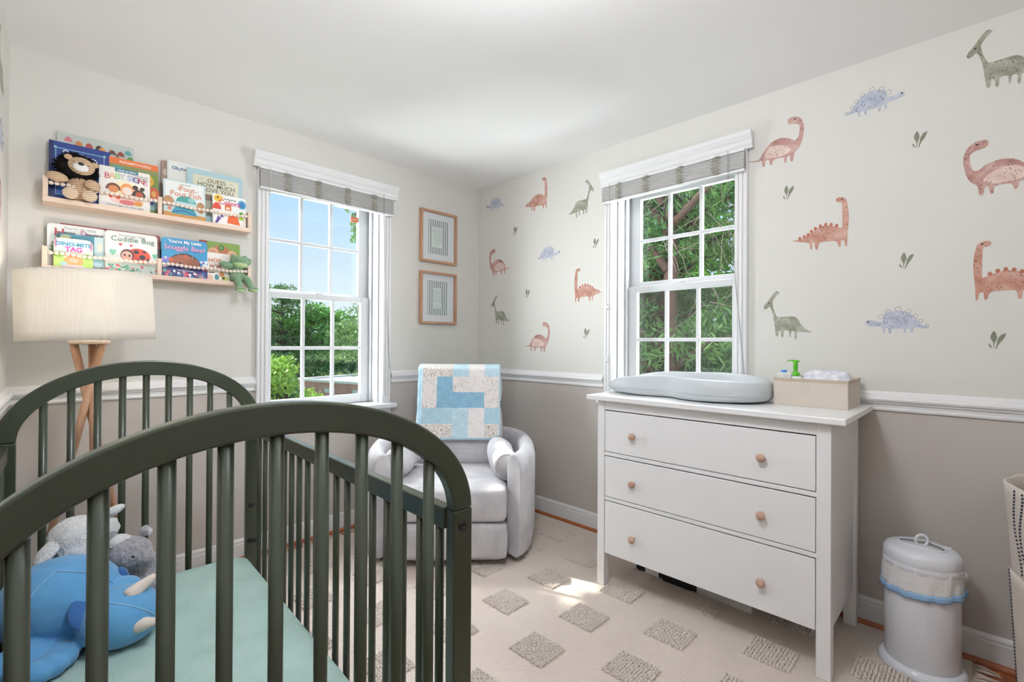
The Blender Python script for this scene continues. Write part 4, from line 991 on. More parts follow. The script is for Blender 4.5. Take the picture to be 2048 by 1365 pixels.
def band(u, v):
    x, y, z = bag(u, 1.0); k = 1.02; return (x*k, y*k, z+.006-.024*v + .0015*sin(8*2*pi*u))
b.grid(band, n, 4, cu=True, flip=False); ob = b.build('drawstring_band', mat('blue bag band', '#8fb6dc', .45, bump=(30, .3)), pl); so = ob.modifiers.new('thick', 'SOLIDIFY'); so.thickness = .0012
b = MB(); b.ell((.03, -.112, .36), (.022, .016, .020)); ob = b.build('bag_knot', mat('white bag film', '#dcdcdc', .45), pl); fluff(ob, .02, .012)
b = MB(); b.lathe([(PR+.002, .372), (PR+.006, .378), (PR+.006, .392), (PR+.003, .397), (PR+.004, .400), (PR+.003, .425), (PR-.004, .438), (PR-.016, .445), (.050, .449), (0, .4495)], 48); b.build('lid', M_pail, pl)
b = MB(); b.lathe([(.070, .4455), (.073, .4505), (.069, .4535), (.065, .4515), (.062, .4475)], 48, sx=.58, M=Matrix.Rotation(radians(-8), 4, 'Z')); b.build('slot_rim', M_pail, pl)
b = MB(); b.lathe([(.062, .447), (.062, .4500), (0, .4500)], 36, sx=.54, M=Matrix.Rotation(radians(-8), 4, 'Z')); b.build('slot_flap', mat('pail slot', '#c3c6ca', .4), pl)
b = MB(); b.tube([tuple(Matrix.Rotation(radians(-8), 3, 'Z') @ Vector((.034*cos(2*pi*k/48), .0625*sin(2*pi*k/48), .4502))) for k in range(49)], .0016, 6, caps=False); b.build('slot_groove_shade', mat('slot groove shade', '#4a4d52', .6), pl)  # dark ring coloured in for the shade of the slot groove
b = MB(); b.tube([(0, (.020)*cos(2*pi*k/28), .466+.020*sin(2*pi*k/28)) for k in range(29)], .0052, 8, caps=False); rg = b.build('ring_handle', M_pail, pl); rg.rotation_euler = (0, radians(0), radians(35))
b = MB(); b.lathe([(.0, .0), (.012, .0), (.012, .003), (.010, .0045), (0, .0045)], 20, c=(.045, -.070, .4445), sx=.7); b.build('lock_button', M_pail, pl)
# hamper: woven fabric with stitched wavy stripes, mostly outside the picture
hp = thing('laundry_hamper', 'cream woven fabric hamper with navy dashed stripes by the wall', 'hamper', (-.262, -3.187, 0))
M_hamp = weave('oatmeal cotton', '#e0d8d0', '#d0c6bd', 600, .95, .3, .35)
n = 64
def hwall(u, v, off=0):
    a = 2*pi*u; rr = .178 + .046*v + off + .004*sin(5*a+v*4)+.005*sin(9*a)*v
    return Vector((rr*cos(a), rr*sin(a), .004+.752*v))
b = MB(); b.grid(lambda u, v: hwall(u, v), n, 24, cu=True, flip=True); b.add([tuple(hwall(k/n, 0)) for k in range(n)], [tuple(range(n-1, -1, -1))])
ob = b.build('fabric_body', M_hamp, hp); so = ob.modifiers.new('thick', 'SOLIDIFY'); so.thickness = .006
b = MB(); b.grid(lambda u, v: hwall(.25+.30*u, .02+.60*v, .0085), 24, 12, flip=True); ob = b.build('side_pocket', M_hamp, hp); so = ob.modifiers.new('thick', 'SOLIDIFY'); so.thickness = .004
M_navy = mat('navy thread', '#2c3144', .9)
for u0, w in ((.312, .009), (.338, .009), (.38, .011), (.42, .012)):
    b = MB()
    for k in range(40):
        v = .985-.0150*k
        if v < .63: break
        b.tube([tuple(hwall(u0 + w*sin(v*17+u0*30), v, .0075)), tuple(hwall(u0+w*sin((v-.0075)*17+u0*30), v-.0075, .0075))], .0028, 5)
    b.build('dashed_stitching', M_navy, hp)
b = MB()
for k in range(50):
    v = .615-.0145*k
    if v < .04: break
    b.tube([tuple(hwall(.256, v, .0125)), tuple(hwall(.256, v-.0075, .0125))], .0028, 5)
b.build('dashed_stitching', M_navy, hp)
import json as _j
DECAL = _j.loads('''{"crest":[[[0.0,0.158],[0.008,0.174],[0.022,0.191],[0.038,0.215],[0.054,0.235],[0.064,0.237],[0.075,0.226],[0.068,0.223],[0.057,0.212],[0.04,0.189],[0.045,0.152],[0.057,0.119],[0.061,0.11],[0.09,0.11],[0.123,0.111],[0.136,0.109],[0.151,0.099],[0.166,0.067],[0.185,0.05],[0.196,0.041],[0.209,0.036],[0.208,0.033],[0.177,0.035],[0.147,0.038],[0.147,0.016],[0.145,0.002],[0.142,0.0],[0.138,0.003],[0.137,0.021],[0.139,0.038],[0.122,0.041],[0.122,0.014],[0.118,0.011],[0.114,0.014],[0.115,0.044],[0.09,0.045],[0.09,0.014],[0.085,0.01],[0.081,0.013],[0.078,0.044],[0.068,0.045],[0.068,0.027],[0.066,0.017],[0.062,0.015],[0.057,0.018],[0.055,0.034],[0.051,0.067],[0.048,0.097],[0.044,0.12],[0.039,0.142],[0.029,0.164],[0.018,0.152],[0.008,0.149]],[[0.026,0.18]]],"saur":[[[0.0,0.059],[0.028,0.046],[0.058,0.047],[0.079,0.085],[0.108,0.118],[0.149,0.13],[0.189,0.118],[0.216,0.095],[0.23,0.112],[0.235,0.146],[0.233,0.168],[0.216,0.179],[0.2,0.18],[0.186,0.186],[0.181,0.202],[0.191,0.214],[0.216,0.213],[0.239,0.199],[0.252,0.166],[0.252,0.132],[0.245,0.09],[0.233,0.059],[0.212,0.043],[0.208,0.005],[0.201,0.0],[0.194,0.009],[0.194,0.034],[0.181,0.032],[0.179,0.004],[0.172,0.002],[0.168,0.011],[0.169,0.032],[0.121,0.033],[0.117,0.01],[0.11,0.006],[0.104,0.019],[0.104,0.035],[0.084,0.037],[0.083,0.012],[0.076,0.006],[0.071,0.016],[0.071,0.04],[0.05,0.04],[0.02,0.044]],[[0.214,0.2]],[[0.079,0.067],[0.104,0.096],[0.137,0.1],[0.177,0.084],[0.201,0.06],[0.181,0.043],[0.137,0.038],[0.092,0.044]]],"spiky":[[[0.0,0.059],[0.032,0.059],[0.051,0.063],[0.085,0.085],[0.114,0.106],[0.143,0.111],[0.171,0.102],[0.199,0.087],[0.205,0.09],[0.203,0.169],[0.202,0.206],[0.188,0.204],[0.179,0.212],[0.179,0.223],[0.191,0.228],[0.209,0.225],[0.22,0.21],[0.227,0.164],[0.228,0.123],[0.224,0.067],[0.222,0.034],[0.222,0.006],[0.219,0.001],[0.215,0.004],[0.212,0.032],[0.199,0.034],[0.199,0.007],[0.194,0.002],[0.189,0.008],[0.184,0.034],[0.143,0.035],[0.113,0.036],[0.111,0.007],[0.105,0.0],[0.1,0.009],[0.097,0.036],[0.086,0.038],[0.089,0.012],[0.084,0.005],[0.08,0.011],[0.076,0.039],[0.032,0.049]],[[0.203,0.216]],[[0.037,0.065],[0.055,0.071],[0.071,0.078],[0.084,0.091],[0.1,0.102],[0.12,0.11],[0.141,0.114],[0.162,0.11],[0.183,0.101]]],"stego":[[[0.0,0.051],[0.007,0.06],[0.02,0.061],[0.042,0.052],[0.061,0.049],[0.061,0.07],[0.067,0.086],[0.084,0.096],[0.11,0.099],[0.132,0.095],[0.152,0.083],[0.168,0.062],[0.18,0.041],[0.195,0.031],[0.212,0.022],[0.203,0.02],[0.18,0.023],[0.16,0.025],[0.16,0.006],[0.156,0.001],[0.152,0.006],[0.152,0.022],[0.137,0.022],[0.138,0.006],[0.134,0.002],[0.13,0.006],[0.131,0.021],[0.112,0.021],[0.09,0.022],[0.09,0.006],[0.086,0.0],[0.081,0.004],[0.08,0.023],[0.068,0.024],[0.068,0.007],[0.064,0.002],[0.061,0.007],[0.06,0.031],[0.038,0.032],[0.012,0.036],[0.003,0.041]],[[0.011,0.052]],[[0.055,0.073],[0.079,0.094],[0.111,0.104],[0.145,0.092],[0.167,0.072],[0.183,0.052],[0.204,0.033]]],"leaf":[[[0.017,0.073],[0.024,0.052],[0.024,0.04],[0.018,0.026],[0.016,0.003],[0.015,0.003],[0.015,0.026],[0.007,0.04],[0.007,0.054]],[[0.049,0.062],[0.046,0.049],[0.038,0.033],[0.029,0.022],[0.022,0.0],[0.02,0.0],[0.025,0.026],[0.026,0.04],[0.035,0.056]],[[0.0,0.024],[0.007,0.019],[0.012,0.003],[0.004,0.01]]]}''')
# ---------------------------------------------------------------- wall decals
def wc(name, c1, c2, speck):
    m, t, b = nt(name); mp = coords(t, 'Object')
    n = N(t, 'ShaderNodeTexNoise', Scale=16.0, Detail=5.0, Distortion=1.0); L(t, mp, 'Vector', n, 'Vector')
    r = ramp(t, [(.35, lin(c1)), (.68, lin(c2))]); L(t, n, 'Fac', r, 'Fac')
    v = N(t, 'ShaderNodeTexVoronoi', Scale=120.0); L(t, mp, 'Vector', v, 'Vector')
    n2 = N(t, 'ShaderNodeTexNoise', Scale=28.0); L(t, mp, 'Vector', n2, 'Vector')
    s = N(t, 'ShaderNodeMath', operation='LESS_THAN'); s.inputs[1].default_value = .27; L(t, v, 'Distance', s, 0)
    s2 = N(t, 'ShaderNodeMath', operation='GREATER_THAN'); s2.inputs[1].default_value = .47; L(t, n2, 'Fac', s2, 0)
    s3 = N(t, 'ShaderNodeMath', operation='MULTIPLY'); L(t, s, 0, s3, 0); L(t, s2, 0, s3, 1)
    s4 = N(t, 'ShaderNodeMath', operation='MULTIPLY'); L(t, s3, 0, s4, 0); s4.inputs[1].default_value = .75
    mx = N(t, 'ShaderNodeMix', data_type='RGBA'); L(t, s4, 0, mx, 0); L(t, r, 'Color', mx, 6); mx.inputs[7].default_value = lin(speck)
    L(t, mx, 2, b, 'Base Color'); b.inputs['Roughness'].default_value = .75; return m
DM = {'crest': wc('olive watercolour', '#83836f', '#aeada0', '#45443a'), 'saur': wc('rose watercolour', '#a67870', '#c6a59c', '#54403c'), 'spiky': wc('terracotta watercolour', '#ad7664', '#c6a192', '#703d30'), 'stego': wc('blue watercolour', '#a1a7b8', '#c1c4cd', '#4c5372'), 'leaf': wc('sage watercolour', '#757866', '#8b8d7b', '#5e6150')}
DK = {'crest': '#85866f', 'saur': '#d6bcb2', 'spiky': '#a9644f', 'stego': '#a9b0bd'}
M_ink = mat('decal ink', '#2c2724', .7)
DWALL = Matrix(((0, 0, -1, 0), (-1, 0, 0, 0), (0, 1, 0, 0), (0, 0, 0, 1)))
CWALL = MC.to_3x3().to_4x4() @ Matrix(((0, 0, 1, 0), (1, 0, 0, 0), (0, 1, 0, 0), (0, 0, 0, 1)))
def soft(poly, it=2):
    """round the corners of a traced outline"""
    for _ in range(it):
        q = []
        for i in range(len(poly)):
            a, b_ = poly[i], poly[(i+1) % len(poly)]
            q += [(a[0]*.78+b_[0]*.22, a[1]*.78+b_[1]*.22), (a[0]*.22+b_[0]*.78, a[1]*.22+b_[1]*.78)]
        poly = q
    return poly
NM = {'crest': 'crested dinosaur', 'saur': 'long-necked dinosaur', 'spiky': 'spiked dinosaur', 'stego': 'plated dinosaur', 'leaf': 'leaf sprig'}
def decal(kind, y, z, flip, label, wall='B', tilt=0):
    D = DECAL[kind]
    allp = [p for q in (D if kind == 'leaf' else D[:1]) for p in q]; w = max(p[0] for p in allp)
    F = (lambda p: (w-p[0], p[1])) if flip else (lambda p: tuple(p))
    R = DWALL if wall == 'B' else CWALL
    b = MB()
    for poly in (D if kind == 'leaf' else D[:1]): b.prism(soft([F(p) for p in poly], 1 if kind == 'leaf' else 2), .0005, R, 0)
    o = b.build('wall_decal', [DM[kind]], None, tri=True)
    tag(o, label, 'wall decal', 'leaf sprig wall decals' if kind == 'leaf' else 'dinosaur wall decals')
    o.location = (-.0004, y, z) if wall == 'B' else (MC @ Vector((.0004, y, z)))
    if kind == 'leaf': return o
    e = F(D[1][0]); b = MB(); b.prism([(e[0]+.0042*cos(k*.52), e[1]+.0030*sin(k*.52)) for k in range(12)], .0009, R, 0); b.build('eye', M_ink, o)
    if kind == 'saur':
        b = MB(); b.prism(soft([F(p) for p in D[2]]), .0007, R, 0); b.build('pale_belly', wc('pale rose watercolour', '#cdb2a8', '#dcc8be', '#6e4a47'), o, tri=True)
    if kind == 'spiky':
        for p in D[2]:
            p = F(p); b = MB(); b.prism([(p[0]+.0062*cos(k*.45), p[1]+.0078*sin(k*.45)) for k in range(14)], .0006, R, 0); b.build('spike', mat('dark terracotta ink', DK['spiky'], .75), o)
    if kind == 'stego':
        for k, p in enumerate(D[2]):
            p = F(p); rr = (.009, .0095, .0095, .0085, .0072, .0065, .0048)[k]; n = 20
            pts = [R @ Vector((p[0]+rr*cos(2*pi*q/n), p[1]+rr*1.0*sin(2*pi*q/n), .0005)) for q in range(n+1)]
            MB().tube(pts, .0008, 4, caps=False).build('plate_outline', mat('grey ink', '#aeb0b2', .75), o)
    return o
decal('crest', -2.859, 2.165, False, 'olive crested dinosaur decal cut off at the upper right corner of the wall')
decal('stego', -2.465, 2.202, True, 'blue plated dinosaur decal highest on the wall, near the ceiling right of the window')
decal('leaf', -2.698, 2.010, False, 'leaf sprig decal highest on the wall, below the blue dinosaur near the ceiling')
decal('saur', -2.852, 1.773, True, 'rose long-necked dinosaur decal under the olive one at the wall end')
decal('spiky', -2.256, 1.638, False, 'terracotta spiked dinosaur decal centred between the window and the wall end')
decal('spiky', -2.880, 1.373, True, 'terracotta spiked dinosaur decal at the right wall end under the rose one')
decal('leaf', -2.657, 1.518, False, 'leaf sprig decal above the blue dinosaur over the storage box')
decal('stego', -2.543, 1.250, False, 'blue plated dinosaur decal lowest on the wall, right above the storage box')
decal('leaf', -2.920, 1.188, False, 'lowest leaf sprig decal at the right wall end above the chair rail')
decal('saur', -2.057, 2.075, False, 'rose long-necked dinosaur decal whose tail touches the blind above the dresser')
decal('leaf', -2.220, 1.897, False, 'leaf sprig decal right of the dresser window, under the rose dinosaur')
decal('crest', -2.135, 1.226, False, 'olive crested dinosaur decal beside the window, above the changing pad')
decal('stego', -.083, 2.240, False, 'small blue plated dinosaur decal nearest the room corner under the ceiling')
decal('spiky', -.500, 2.153, False, 'terracotta spiked dinosaur decal near the ceiling left of the dresser window')
decal('crest', -.917, 2.038, True, 'olive crested dinosaur decal beside the blind left of the dresser window')
decal('leaf', -.390, 2.012, False, 'leaf sprig decal below the two top decals near the room corner')
decal('leaf', -1.115, 1.813, False, 'leaf sprig decal touching height with the blue dinosaur beside the window casing')
decal('saur', -.128, 1.726, True, 'rose long-necked dinosaur decal nearest the framed prints')
decal('stego', -.637, 1.782, True, 'blue plated dinosaur decal in the middle between corner and dresser window')
decal('spiky', -.970, 1.474, True, 'terracotta spiked dinosaur decal whose tail meets the window casing')
decal('leaf', -.518, 1.530, False, 'leaf sprig decal in the middle of the wall above the armchair')
decal('crest', -.152, 1.337, False, 'olive crested dinosaur decal nearest the room corner above the armchair')
decal('saur', -.506, 1.138, False, 'rose long-necked dinosaur decal lowest above the quilted armchair')
decal('leaf', -1.045, 1.233, False, 'leaf sprig decal just above the chair rail beside the window casing')
decal('crest', -.445, 2.110, False, 'olive crested dinosaur decal at the top of the left wall edge', 'C')
decal('stego', -.44, 1.905, True, 'blue plated dinosaur decal half way up the left wall edge', 'C')
decal('saur', -.56, 1.585, False, 'rose long-necked dinosaur decal on the left wall edge beside the ledges', 'C')

# ---------------------------------------------------------------- outdoors
SUN = Vector((-.29, .863, 1.0)).normalized()
def leafmat(name, c1, c2, tr=.25):
    m, t, b = nt(name); out = t.nodes['Material Output']; mp = coords(t, 'Object')
    n = N(t, 'ShaderNodeTexNoise', Scale=1.3, Detail=4.0); L(t, mp, 'Vector', n, 'Vector')
    n2 = N(t, 'ShaderNodeTexWhiteNoise'); L(t, mp, 'Vector', n2, 'Vector')
    r = ramp(t, [(.3, lin(c1)), (.7, lin(c2))]); L(t, n, 'Fac', r, 'Fac'); L(t, r, 'Color', b, 'Base Color'); b.inputs['Roughness'].default_value = .6
    tl = N(t, 'ShaderNodeBsdfTranslucent'); L(t, r, 'Color', tl, 'Color'); mx = N(t, 'ShaderNodeMixShader'); mx.inputs[0].default_value = tr
    L(t, b, 'BSDF', mx, 1); L(t, tl, 0, mx, 2); L(t, mx, 0, out, 'Surface'); return m
M_leafy = leafmat('yellow-green maple leaves', '#8fb83f','#c4dc78'); M_leafd = leafmat('dark evergreen needles', '#4a7040','#86ab63'); M_leafm = leafmat('mid green leaves', '#569a3e','#98cc62')  # the maple foliage is a bright yellow-green
M_leafw = leafmat('feathery green needles', '#41693a','#7ea65e'); M_leafw2 = leafmat('olive needles', '#55683a','#8aa65c')
M_bark = mat('brown bark', '#5f4a41', .9, mottle=(9, '#3f312b', .5), bump=(25, .8), scale=(1, 1, .25))
M_barkr = mat('reddish bark', '#6b5046', .9, mottle=(12, '#45342e', .5), bump=(30, .8), scale=(1, 1, .25))
def leaves(b, c, r, n, ln, w, R, mi=0, shell=.5, droop=0, skip=None):
    for _ in range(n):
        while True:
            d_ = Vector((R.uniform(-1, 1), R.uniform(-1, 1), R.uniform(-1, 1)))
            if 0.02 < d_.length < 1: break
        q = d_.normalized()*(shell+(1-shell)*R.random()) if R.random() < .75 else d_
        p = Vector((c[0]+q.x*r[0], c[1]+q.y*r[1], c[2]+q.z*r[2]))
        if skip and skip(p): continue
        a = Vector((R.uniform(-1, 1), R.uniform(-1, 1), R.uniform(-1, 1)-droop)).normalized(); s = a.orthogonal().normalized(); s.rotate(Matrix.Rotation(R.uniform(0, 6.28), 3, a))
        l2, w2 = ln*R.uniform(.6, 1.2)/2, w*R.uniform(.7, 1.2)/2
        b.add([p-a*l2, p+s*w2-a*l2*.1, p+a*l2, p-s*w2-a*l2*.1], [(0, 1, 2, 3)], mi)
def tree(name, label, base, hgt, blobs, n, ln, w, m, seed, tr=.16, bark=None, droop=0, skip=None, lean=(0, 0), grp='trees outside the windows'):
    t = thing(name, label, 'tree', base, 0, grp); R = random.Random(seed); B = Vector(base)
    b = MB(); k = 8
    b.tube([(lean[0]*(i/k)+.08*sin(i*1.3+seed), lean[1]*(i/k)+.08*cos(i*1.7+seed), hgt*i/k) for i in range(k+1)], [tr*(1-.8*i/k) for i in range(k+1)], 9)
    for c, r in blobs:
        e = Vector(c)-B; z0 = max(.15*hgt, min(hgt*.9, e.z-.5)); s = Vector((lean[0]*z0/hgt, lean[1]*z0/hgt, z0))
        b.tube([s, s.lerp(e, .5)+Vector((0, 0, .12)), e], [tr*.42, tr*.28, tr*.08], 6)
    b.build('trunk', bark or M_bark, t)
    b = MB(); tot = sum(r[0]*r[1]+r[0]*r[2]+r[1]*r[2] for c, r in blobs)
    for c, r in blobs: leaves(b, Vector(c)-B, r, int(n*(r[0]*r[1]+r[0]*r[2]+r[1]*r[2])/tot), ln, w, R, 0, .45, droop, (lambda p: skip(p+B)) if skip else None)
    b.build('crown', m, t); return t
GZ = -5.0
def ground():
    m, t, b = nt('lawn'); b.inputs['Base Color'].default_value = lin('#5f7a40'); b.inputs['Roughness'].default_value = .95; return m
struct(MB().box(-60, 120, .6, 160, GZ-.3, GZ).box(.6, 120, -60, .6, GZ-.3, GZ).build('ground', ground()))
def blobs(c, r, n, seed, br):
    R = random.Random(seed); out = []
    for _ in range(n):
        a = R.uniform(0, 6.28); e = R.uniform(-1, 1); f = R.uniform(.45, .95)
        q = Vector((cos(a)*sqrt(1-e*e), sin(a)*sqrt(1-e*e), e))*f; k = R.uniform(.7, 1.2)
        out.append(((c[0]+q.x*r[0], c[1]+q.y*r[1], c[2]+q.z*r[2]), (br*k, br*k, br*k*.75)))
    return out
def conifer(c, top, r, n, seed):
    R = random.Random(seed); out = []
    for k in range(n):
        f = (k+.5)/n; z = c[2]+(top-c[2])*f; rr = r*(1-.75*f)*R.uniform(.75, 1.15)
        for q in range(3):
            a = R.uniform(0, 6.28); out.append(((c[0]+cos(a)*rr*.6, c[1]+sin(a)*rr*.6, z), (rr*.75, rr*.75, .45+.02*rr)))
    return out
# seen through the window of the shelf wall
tree('maple_tree', 'bright yellow-green tree close below the shelf wall window', (2.6, 11.2, GZ), 5.4, blobs((2.15, 11.2, -.1), (.75, .8, 1.25), 18, 21, .48)+[((3.15, 11.0, -.55), (.45, .45, .45)), ((3.35, 11.0, -1.2), (.45, .45, .5))], 8000, .12, .085, M_leafy, 1, .09)
tree('pine_tree', 'tall dark pine left of the brick building', (14.2, 44.5, GZ), 11.0, conifer((14.0, 44.5, -2.5), 6.6, 5.6, 10, 31), 9000, .55, .12, M_leafd, 2, .28, M_barkr)
tree('pine_tree', 'tall pine right behind the brick building', (20.2, 38.5, GZ), 10.6, conifer((19.8, 38.5, -2.0), 5.4, 5.4, 10, 33), 9000, .5, .12, leafmat('grey green needles', '#688a50','#a9c87e'), 3, .26, M_barkr)
tree('leafy_tree', 'leafy mid green tree between the two pines', (18.3, 44.8, GZ), 9.2, blobs((18.0, 44.8, 1.6), (3.4, 3.0, 3.6), 24, 35, 1.5), 8000, .42, .28, M_leafm, 4, .22)
tree('leafy_tree', 'low dark tree directly behind the brick building', (16.8, 39.8, GZ), 4.4, blobs((16.6, 39.6, -2.0), (2.6, 2.0, 1.5), 14, 37, 1.0), 5000, .34, .22, leafmat('deep green leaves', '#457a40','#70ad5e'), 5, .16)
tree('leafy_tree', 'wide dark green tree farthest behind the pines', (19.0, 60, GZ), 8.5, blobs((17, 60, 0), (9, 3, 4.2), 26, 39, 2.4), 8000, .7, .5, M_leafd, 6, .3)
tree('leafy_tree', 'dark shrub-like tree at the near corner of the brick building', (8.2, 27.5, GZ), 3.2, blobs((8.4, 27.5, -2.4), (1.1, 1.1, 1.0), 8, 41, .8), 2600, .3, .2, M_leafd, 7, .1)
tl = MB(); R = random.Random(64)
for q in range(70):
    x = R.uniform(-45, 60); leaves(tl, (x, 72+R.uniform(-3, 3), R.uniform(-3.5, 1.8)), (R.uniform(2.5, 4), 2, R.uniform(1.6, 2.6)), 90, 1.5, 1.0, R, 0, .3)
tag(tl.build('treeline', M_leafd), 'distant dark green treeline on the horizon beyond the brick building', 'trees', None, 'stuff')
# brick building
bt0 = thing('brick_building', 'low red brick building with a flat pale roof outside the shelf wall window', 'building', (11.1, 32.9, GZ), atan2(-.959, .283))
def brick():
    m, t, b = nt('red brick'); mp = coords(t, 'Object'); sp = N(t, 'ShaderNodeSeparateXYZ'); cb = N(t, 'ShaderNodeCombineXYZ'); L(t, mp, 'Vector', sp, 'Vector'); 
    ad = N(t, 'ShaderNodeMath', operation='ADD'); L(t, sp, 'X', ad, 0); L(t, sp, 'Y', ad, 1); L(t, ad, 0, cb, 'X'); L(t, sp, 'Z', cb, 'Y')
    k = N(t, 'ShaderNodeTexBrick', Scale=1.0); L(t, cb, 'Vector', k, 'Vector'); k.inputs['Brick Width'].default_value = .28; k.inputs['Row Height'].default_value = .1; k.inputs['Mortar Size'].default_value = .012
    k.inputs['Color1'].default_value = lin('#d8897a'); k.inputs['Color2'].default_value = lin('#bf6f62'); k.inputs['Mortar'].default_value = lin('#d6bfb4'); L(t, k, 'Color', b, 'Base Color'); b.inputs['Roughness'].default_value = .9; return m
BH = -1.62-GZ
MB().box(0, 15, 0, 9, 0, BH).build('brick_wall', brick(), bt0)
M_roof = mat('pale roof membrane', '#cfcac2', .9); M_flash = mat('white flashing', '#e2dfd8', .7)
b = MB(); b.box(-.12, 15.1, -.12, .18, BH, BH+.16); b.box(-.12, .18, .18, 9.1, BH, BH+.16); b.box(-.12, 15.1, 8.9, 9.15, BH, BH+.30); b.build('parapet', M_flash, bt0)
MB().box(.18, 15, .18, 8.9, BH, BH+.02).build('flat_roof', M_roof, bt0)
for x in (3.05, 5.75): 
    b = MB(); b.box(x, x+.95, -.03, 0, BH-.72, BH-.42); 
    for q in range(4): b.box(x+.05+.22*q, x+.2+.22*q, -.05, -.03, BH-.70, BH-.44)
    b.build('wall_vent', M_flash, bt0)
for x in (2.9, 6.4):
    b = MB(); b.box(x, x+1.1, -.05, 0, BH-2.4, BH-1.2); wf = b.build('window_frame', M_flash, bt0)
    MB().box(x+.12, x+.98, -.06, -.05, BH-2.3, BH-1.32).build('pane', mat('dark window pane', '#39424a', .15), wf)
# small orange label on the upper pane
ol = MB().box(-.030, .030, -.0015, 0, -.018, .018); o = ol.build('window_sticker', mat('orange sticker', '#d9764a', .6)); o.location = (W1[0]+.268, .200, 2.055); tag(o, 'small orange sticker at the top of the upper window pane', 'sticker')
MB().box(-.024, .024, -.0022, -.0015, -.004, .006).build('sticker_print', mat('pale orange print', '#e8a27c', .6), o)
# shade tree beside the house: its crown lets only a little sun through, one branch hangs into the view
def beam(p):
    q = p - SUN*(p.z/SUN.z); return abs(q.x+.625) < .20 and abs(q.y+1.50) < .11
tree('shade_tree', 'big shade tree by the house with one twig hanging into the upper window panes', (2.6, 4.3, GZ), 11.5, [((-.9, 3.7, 5.6), (1.9, 1.2, 1.3)), ((-2.2, 3.9, 5.6), (1.5, 1.2, 1.3)), ((.9, 3.9, 5.9), (1.9, 1.4, 1.5)), ((-1.3, 3.6, 4.7), (1.7, .9, .8)), ((2.7, 4.3, 6.0), (1.4, 1.3, 1.4)), ((-1.3, 3.0, 3.95), (1.3, .7, .45))] + [], 19000, .15, .10, M_leafm, 8, .2, None, 0, beam)
tw = bpy.data.objects['shade_tree']; b = MB(); R = random.Random(77); B = Vector((2.6, 4.3, GZ))
b.tube([Vector((2.6, 4.3, 3.2))-B, Vector((1.4, 3.5, 3.1))-B, Vector((.48, 2.85, 2.98))-B, Vector((.36, 2.80, 2.86))-B, Vector((.335, 2.80, 2.52))-B], [.05, .03, .012, .008, .003], 6)
b.build('hanging_twig', M_bark, tw)
b = MB()
for k in range(9):
    c = Vector((.36, 2.80, 2.93)).lerp(Vector((.34, 2.80, 2.52)), k/8) + Vector((-.14*(1 if k < 3 else 0)*R.random(), 0, 0))
    leaves(b, c-B, (.055, .05, .045), 16, .055, .035, R, 0, .2)
b.build('twig_leaves', leafmat('dull green maple leaves', '#4f8040', '#86a860'), tw)  # twig leaves are a duller, darker green than the crown
# seen through the window above the dresser
def W2P(px_slope, x, z): return (x, -2.906+px_slope*(x+2.544), z)
for k, (nm, lb, sl, x, hgt, lean, m, sd, bk) in enumerate((
    ('cedar_tree', 'feathery tree with a leaning brown trunk at the left of the dresser window view', .545, 3.9, 10.5, (.25, -.35), M_leafw, 11, M_barkr),
    ('cedar_tree', 'feathery tree with a dark trunk at the right of the dresser window view', .425, 3.5, 10, (-.2, .55), M_leafw, 12, M_barkr),
    ('cedar_tree', 'olive green tree behind the two trunks outside the dresser window', .48, 5.6, 10, (.2, .2), M_leafw2, 13, M_bark))):
    bx, by, bz = W2P(sl, x, GZ); R = random.Random(sd); bl = []
    for q in range(26):
        bl.append(((bx+R.uniform(-.5, .9), by+R.uniform(-1.5, 1.5), R.uniform(-1.6, 4.6)), (R.uniform(.45, .8), R.uniform(.5, .9), R.uniform(.3, .5))))
    tree(nm, lb, (bx, by, GZ), hgt, bl, 15000, .17, .032, m, sd, .15, bk, .5, None, lean)
tree('leafy_tree', 'dense green tree farthest outside the dresser window', (10.5, 3.2, GZ), 11, blobs((10.5, 3.2, 1.2), (2.2, 5.5, 5.0), 40, 55, 1.7), 11000, .4, .2, M_leafm, 15, .25)
M_twig = mat('grey twig bark', '#8a7d70', .9)
for nm, sd in (('cedar_tree', 91), ('cedar_tree.001', 92)):
    tr_ = bpy.data.objects[nm]; B = Vector(tr_.location); R = random.Random(sd); b = MB()
    for q in range(90):
        p = Vector((B.x+R.uniform(-.6, .3), B.y+R.uniform(-1.1, 1.1), R.uniform(-.6, 3.9))); pts = [p]
        dv = Vector((R.uniform(-.5, .5), R.uniform(-1, 1), R.uniform(-.8, .3))).normalized()
        for w_ in range(5): dv = (dv+Vector((R.uniform(-.4, .4), R.uniform(-.4, .4), R.uniform(-.5, .2)))*.7).normalized(); pts.append(pts[-1]+dv*.13)
        b.tube([v_-B for v_ in pts], [.007, .006, .005, .004, .003, .002], 4)
    b.build('bare_twigs', M_twig, tr_)

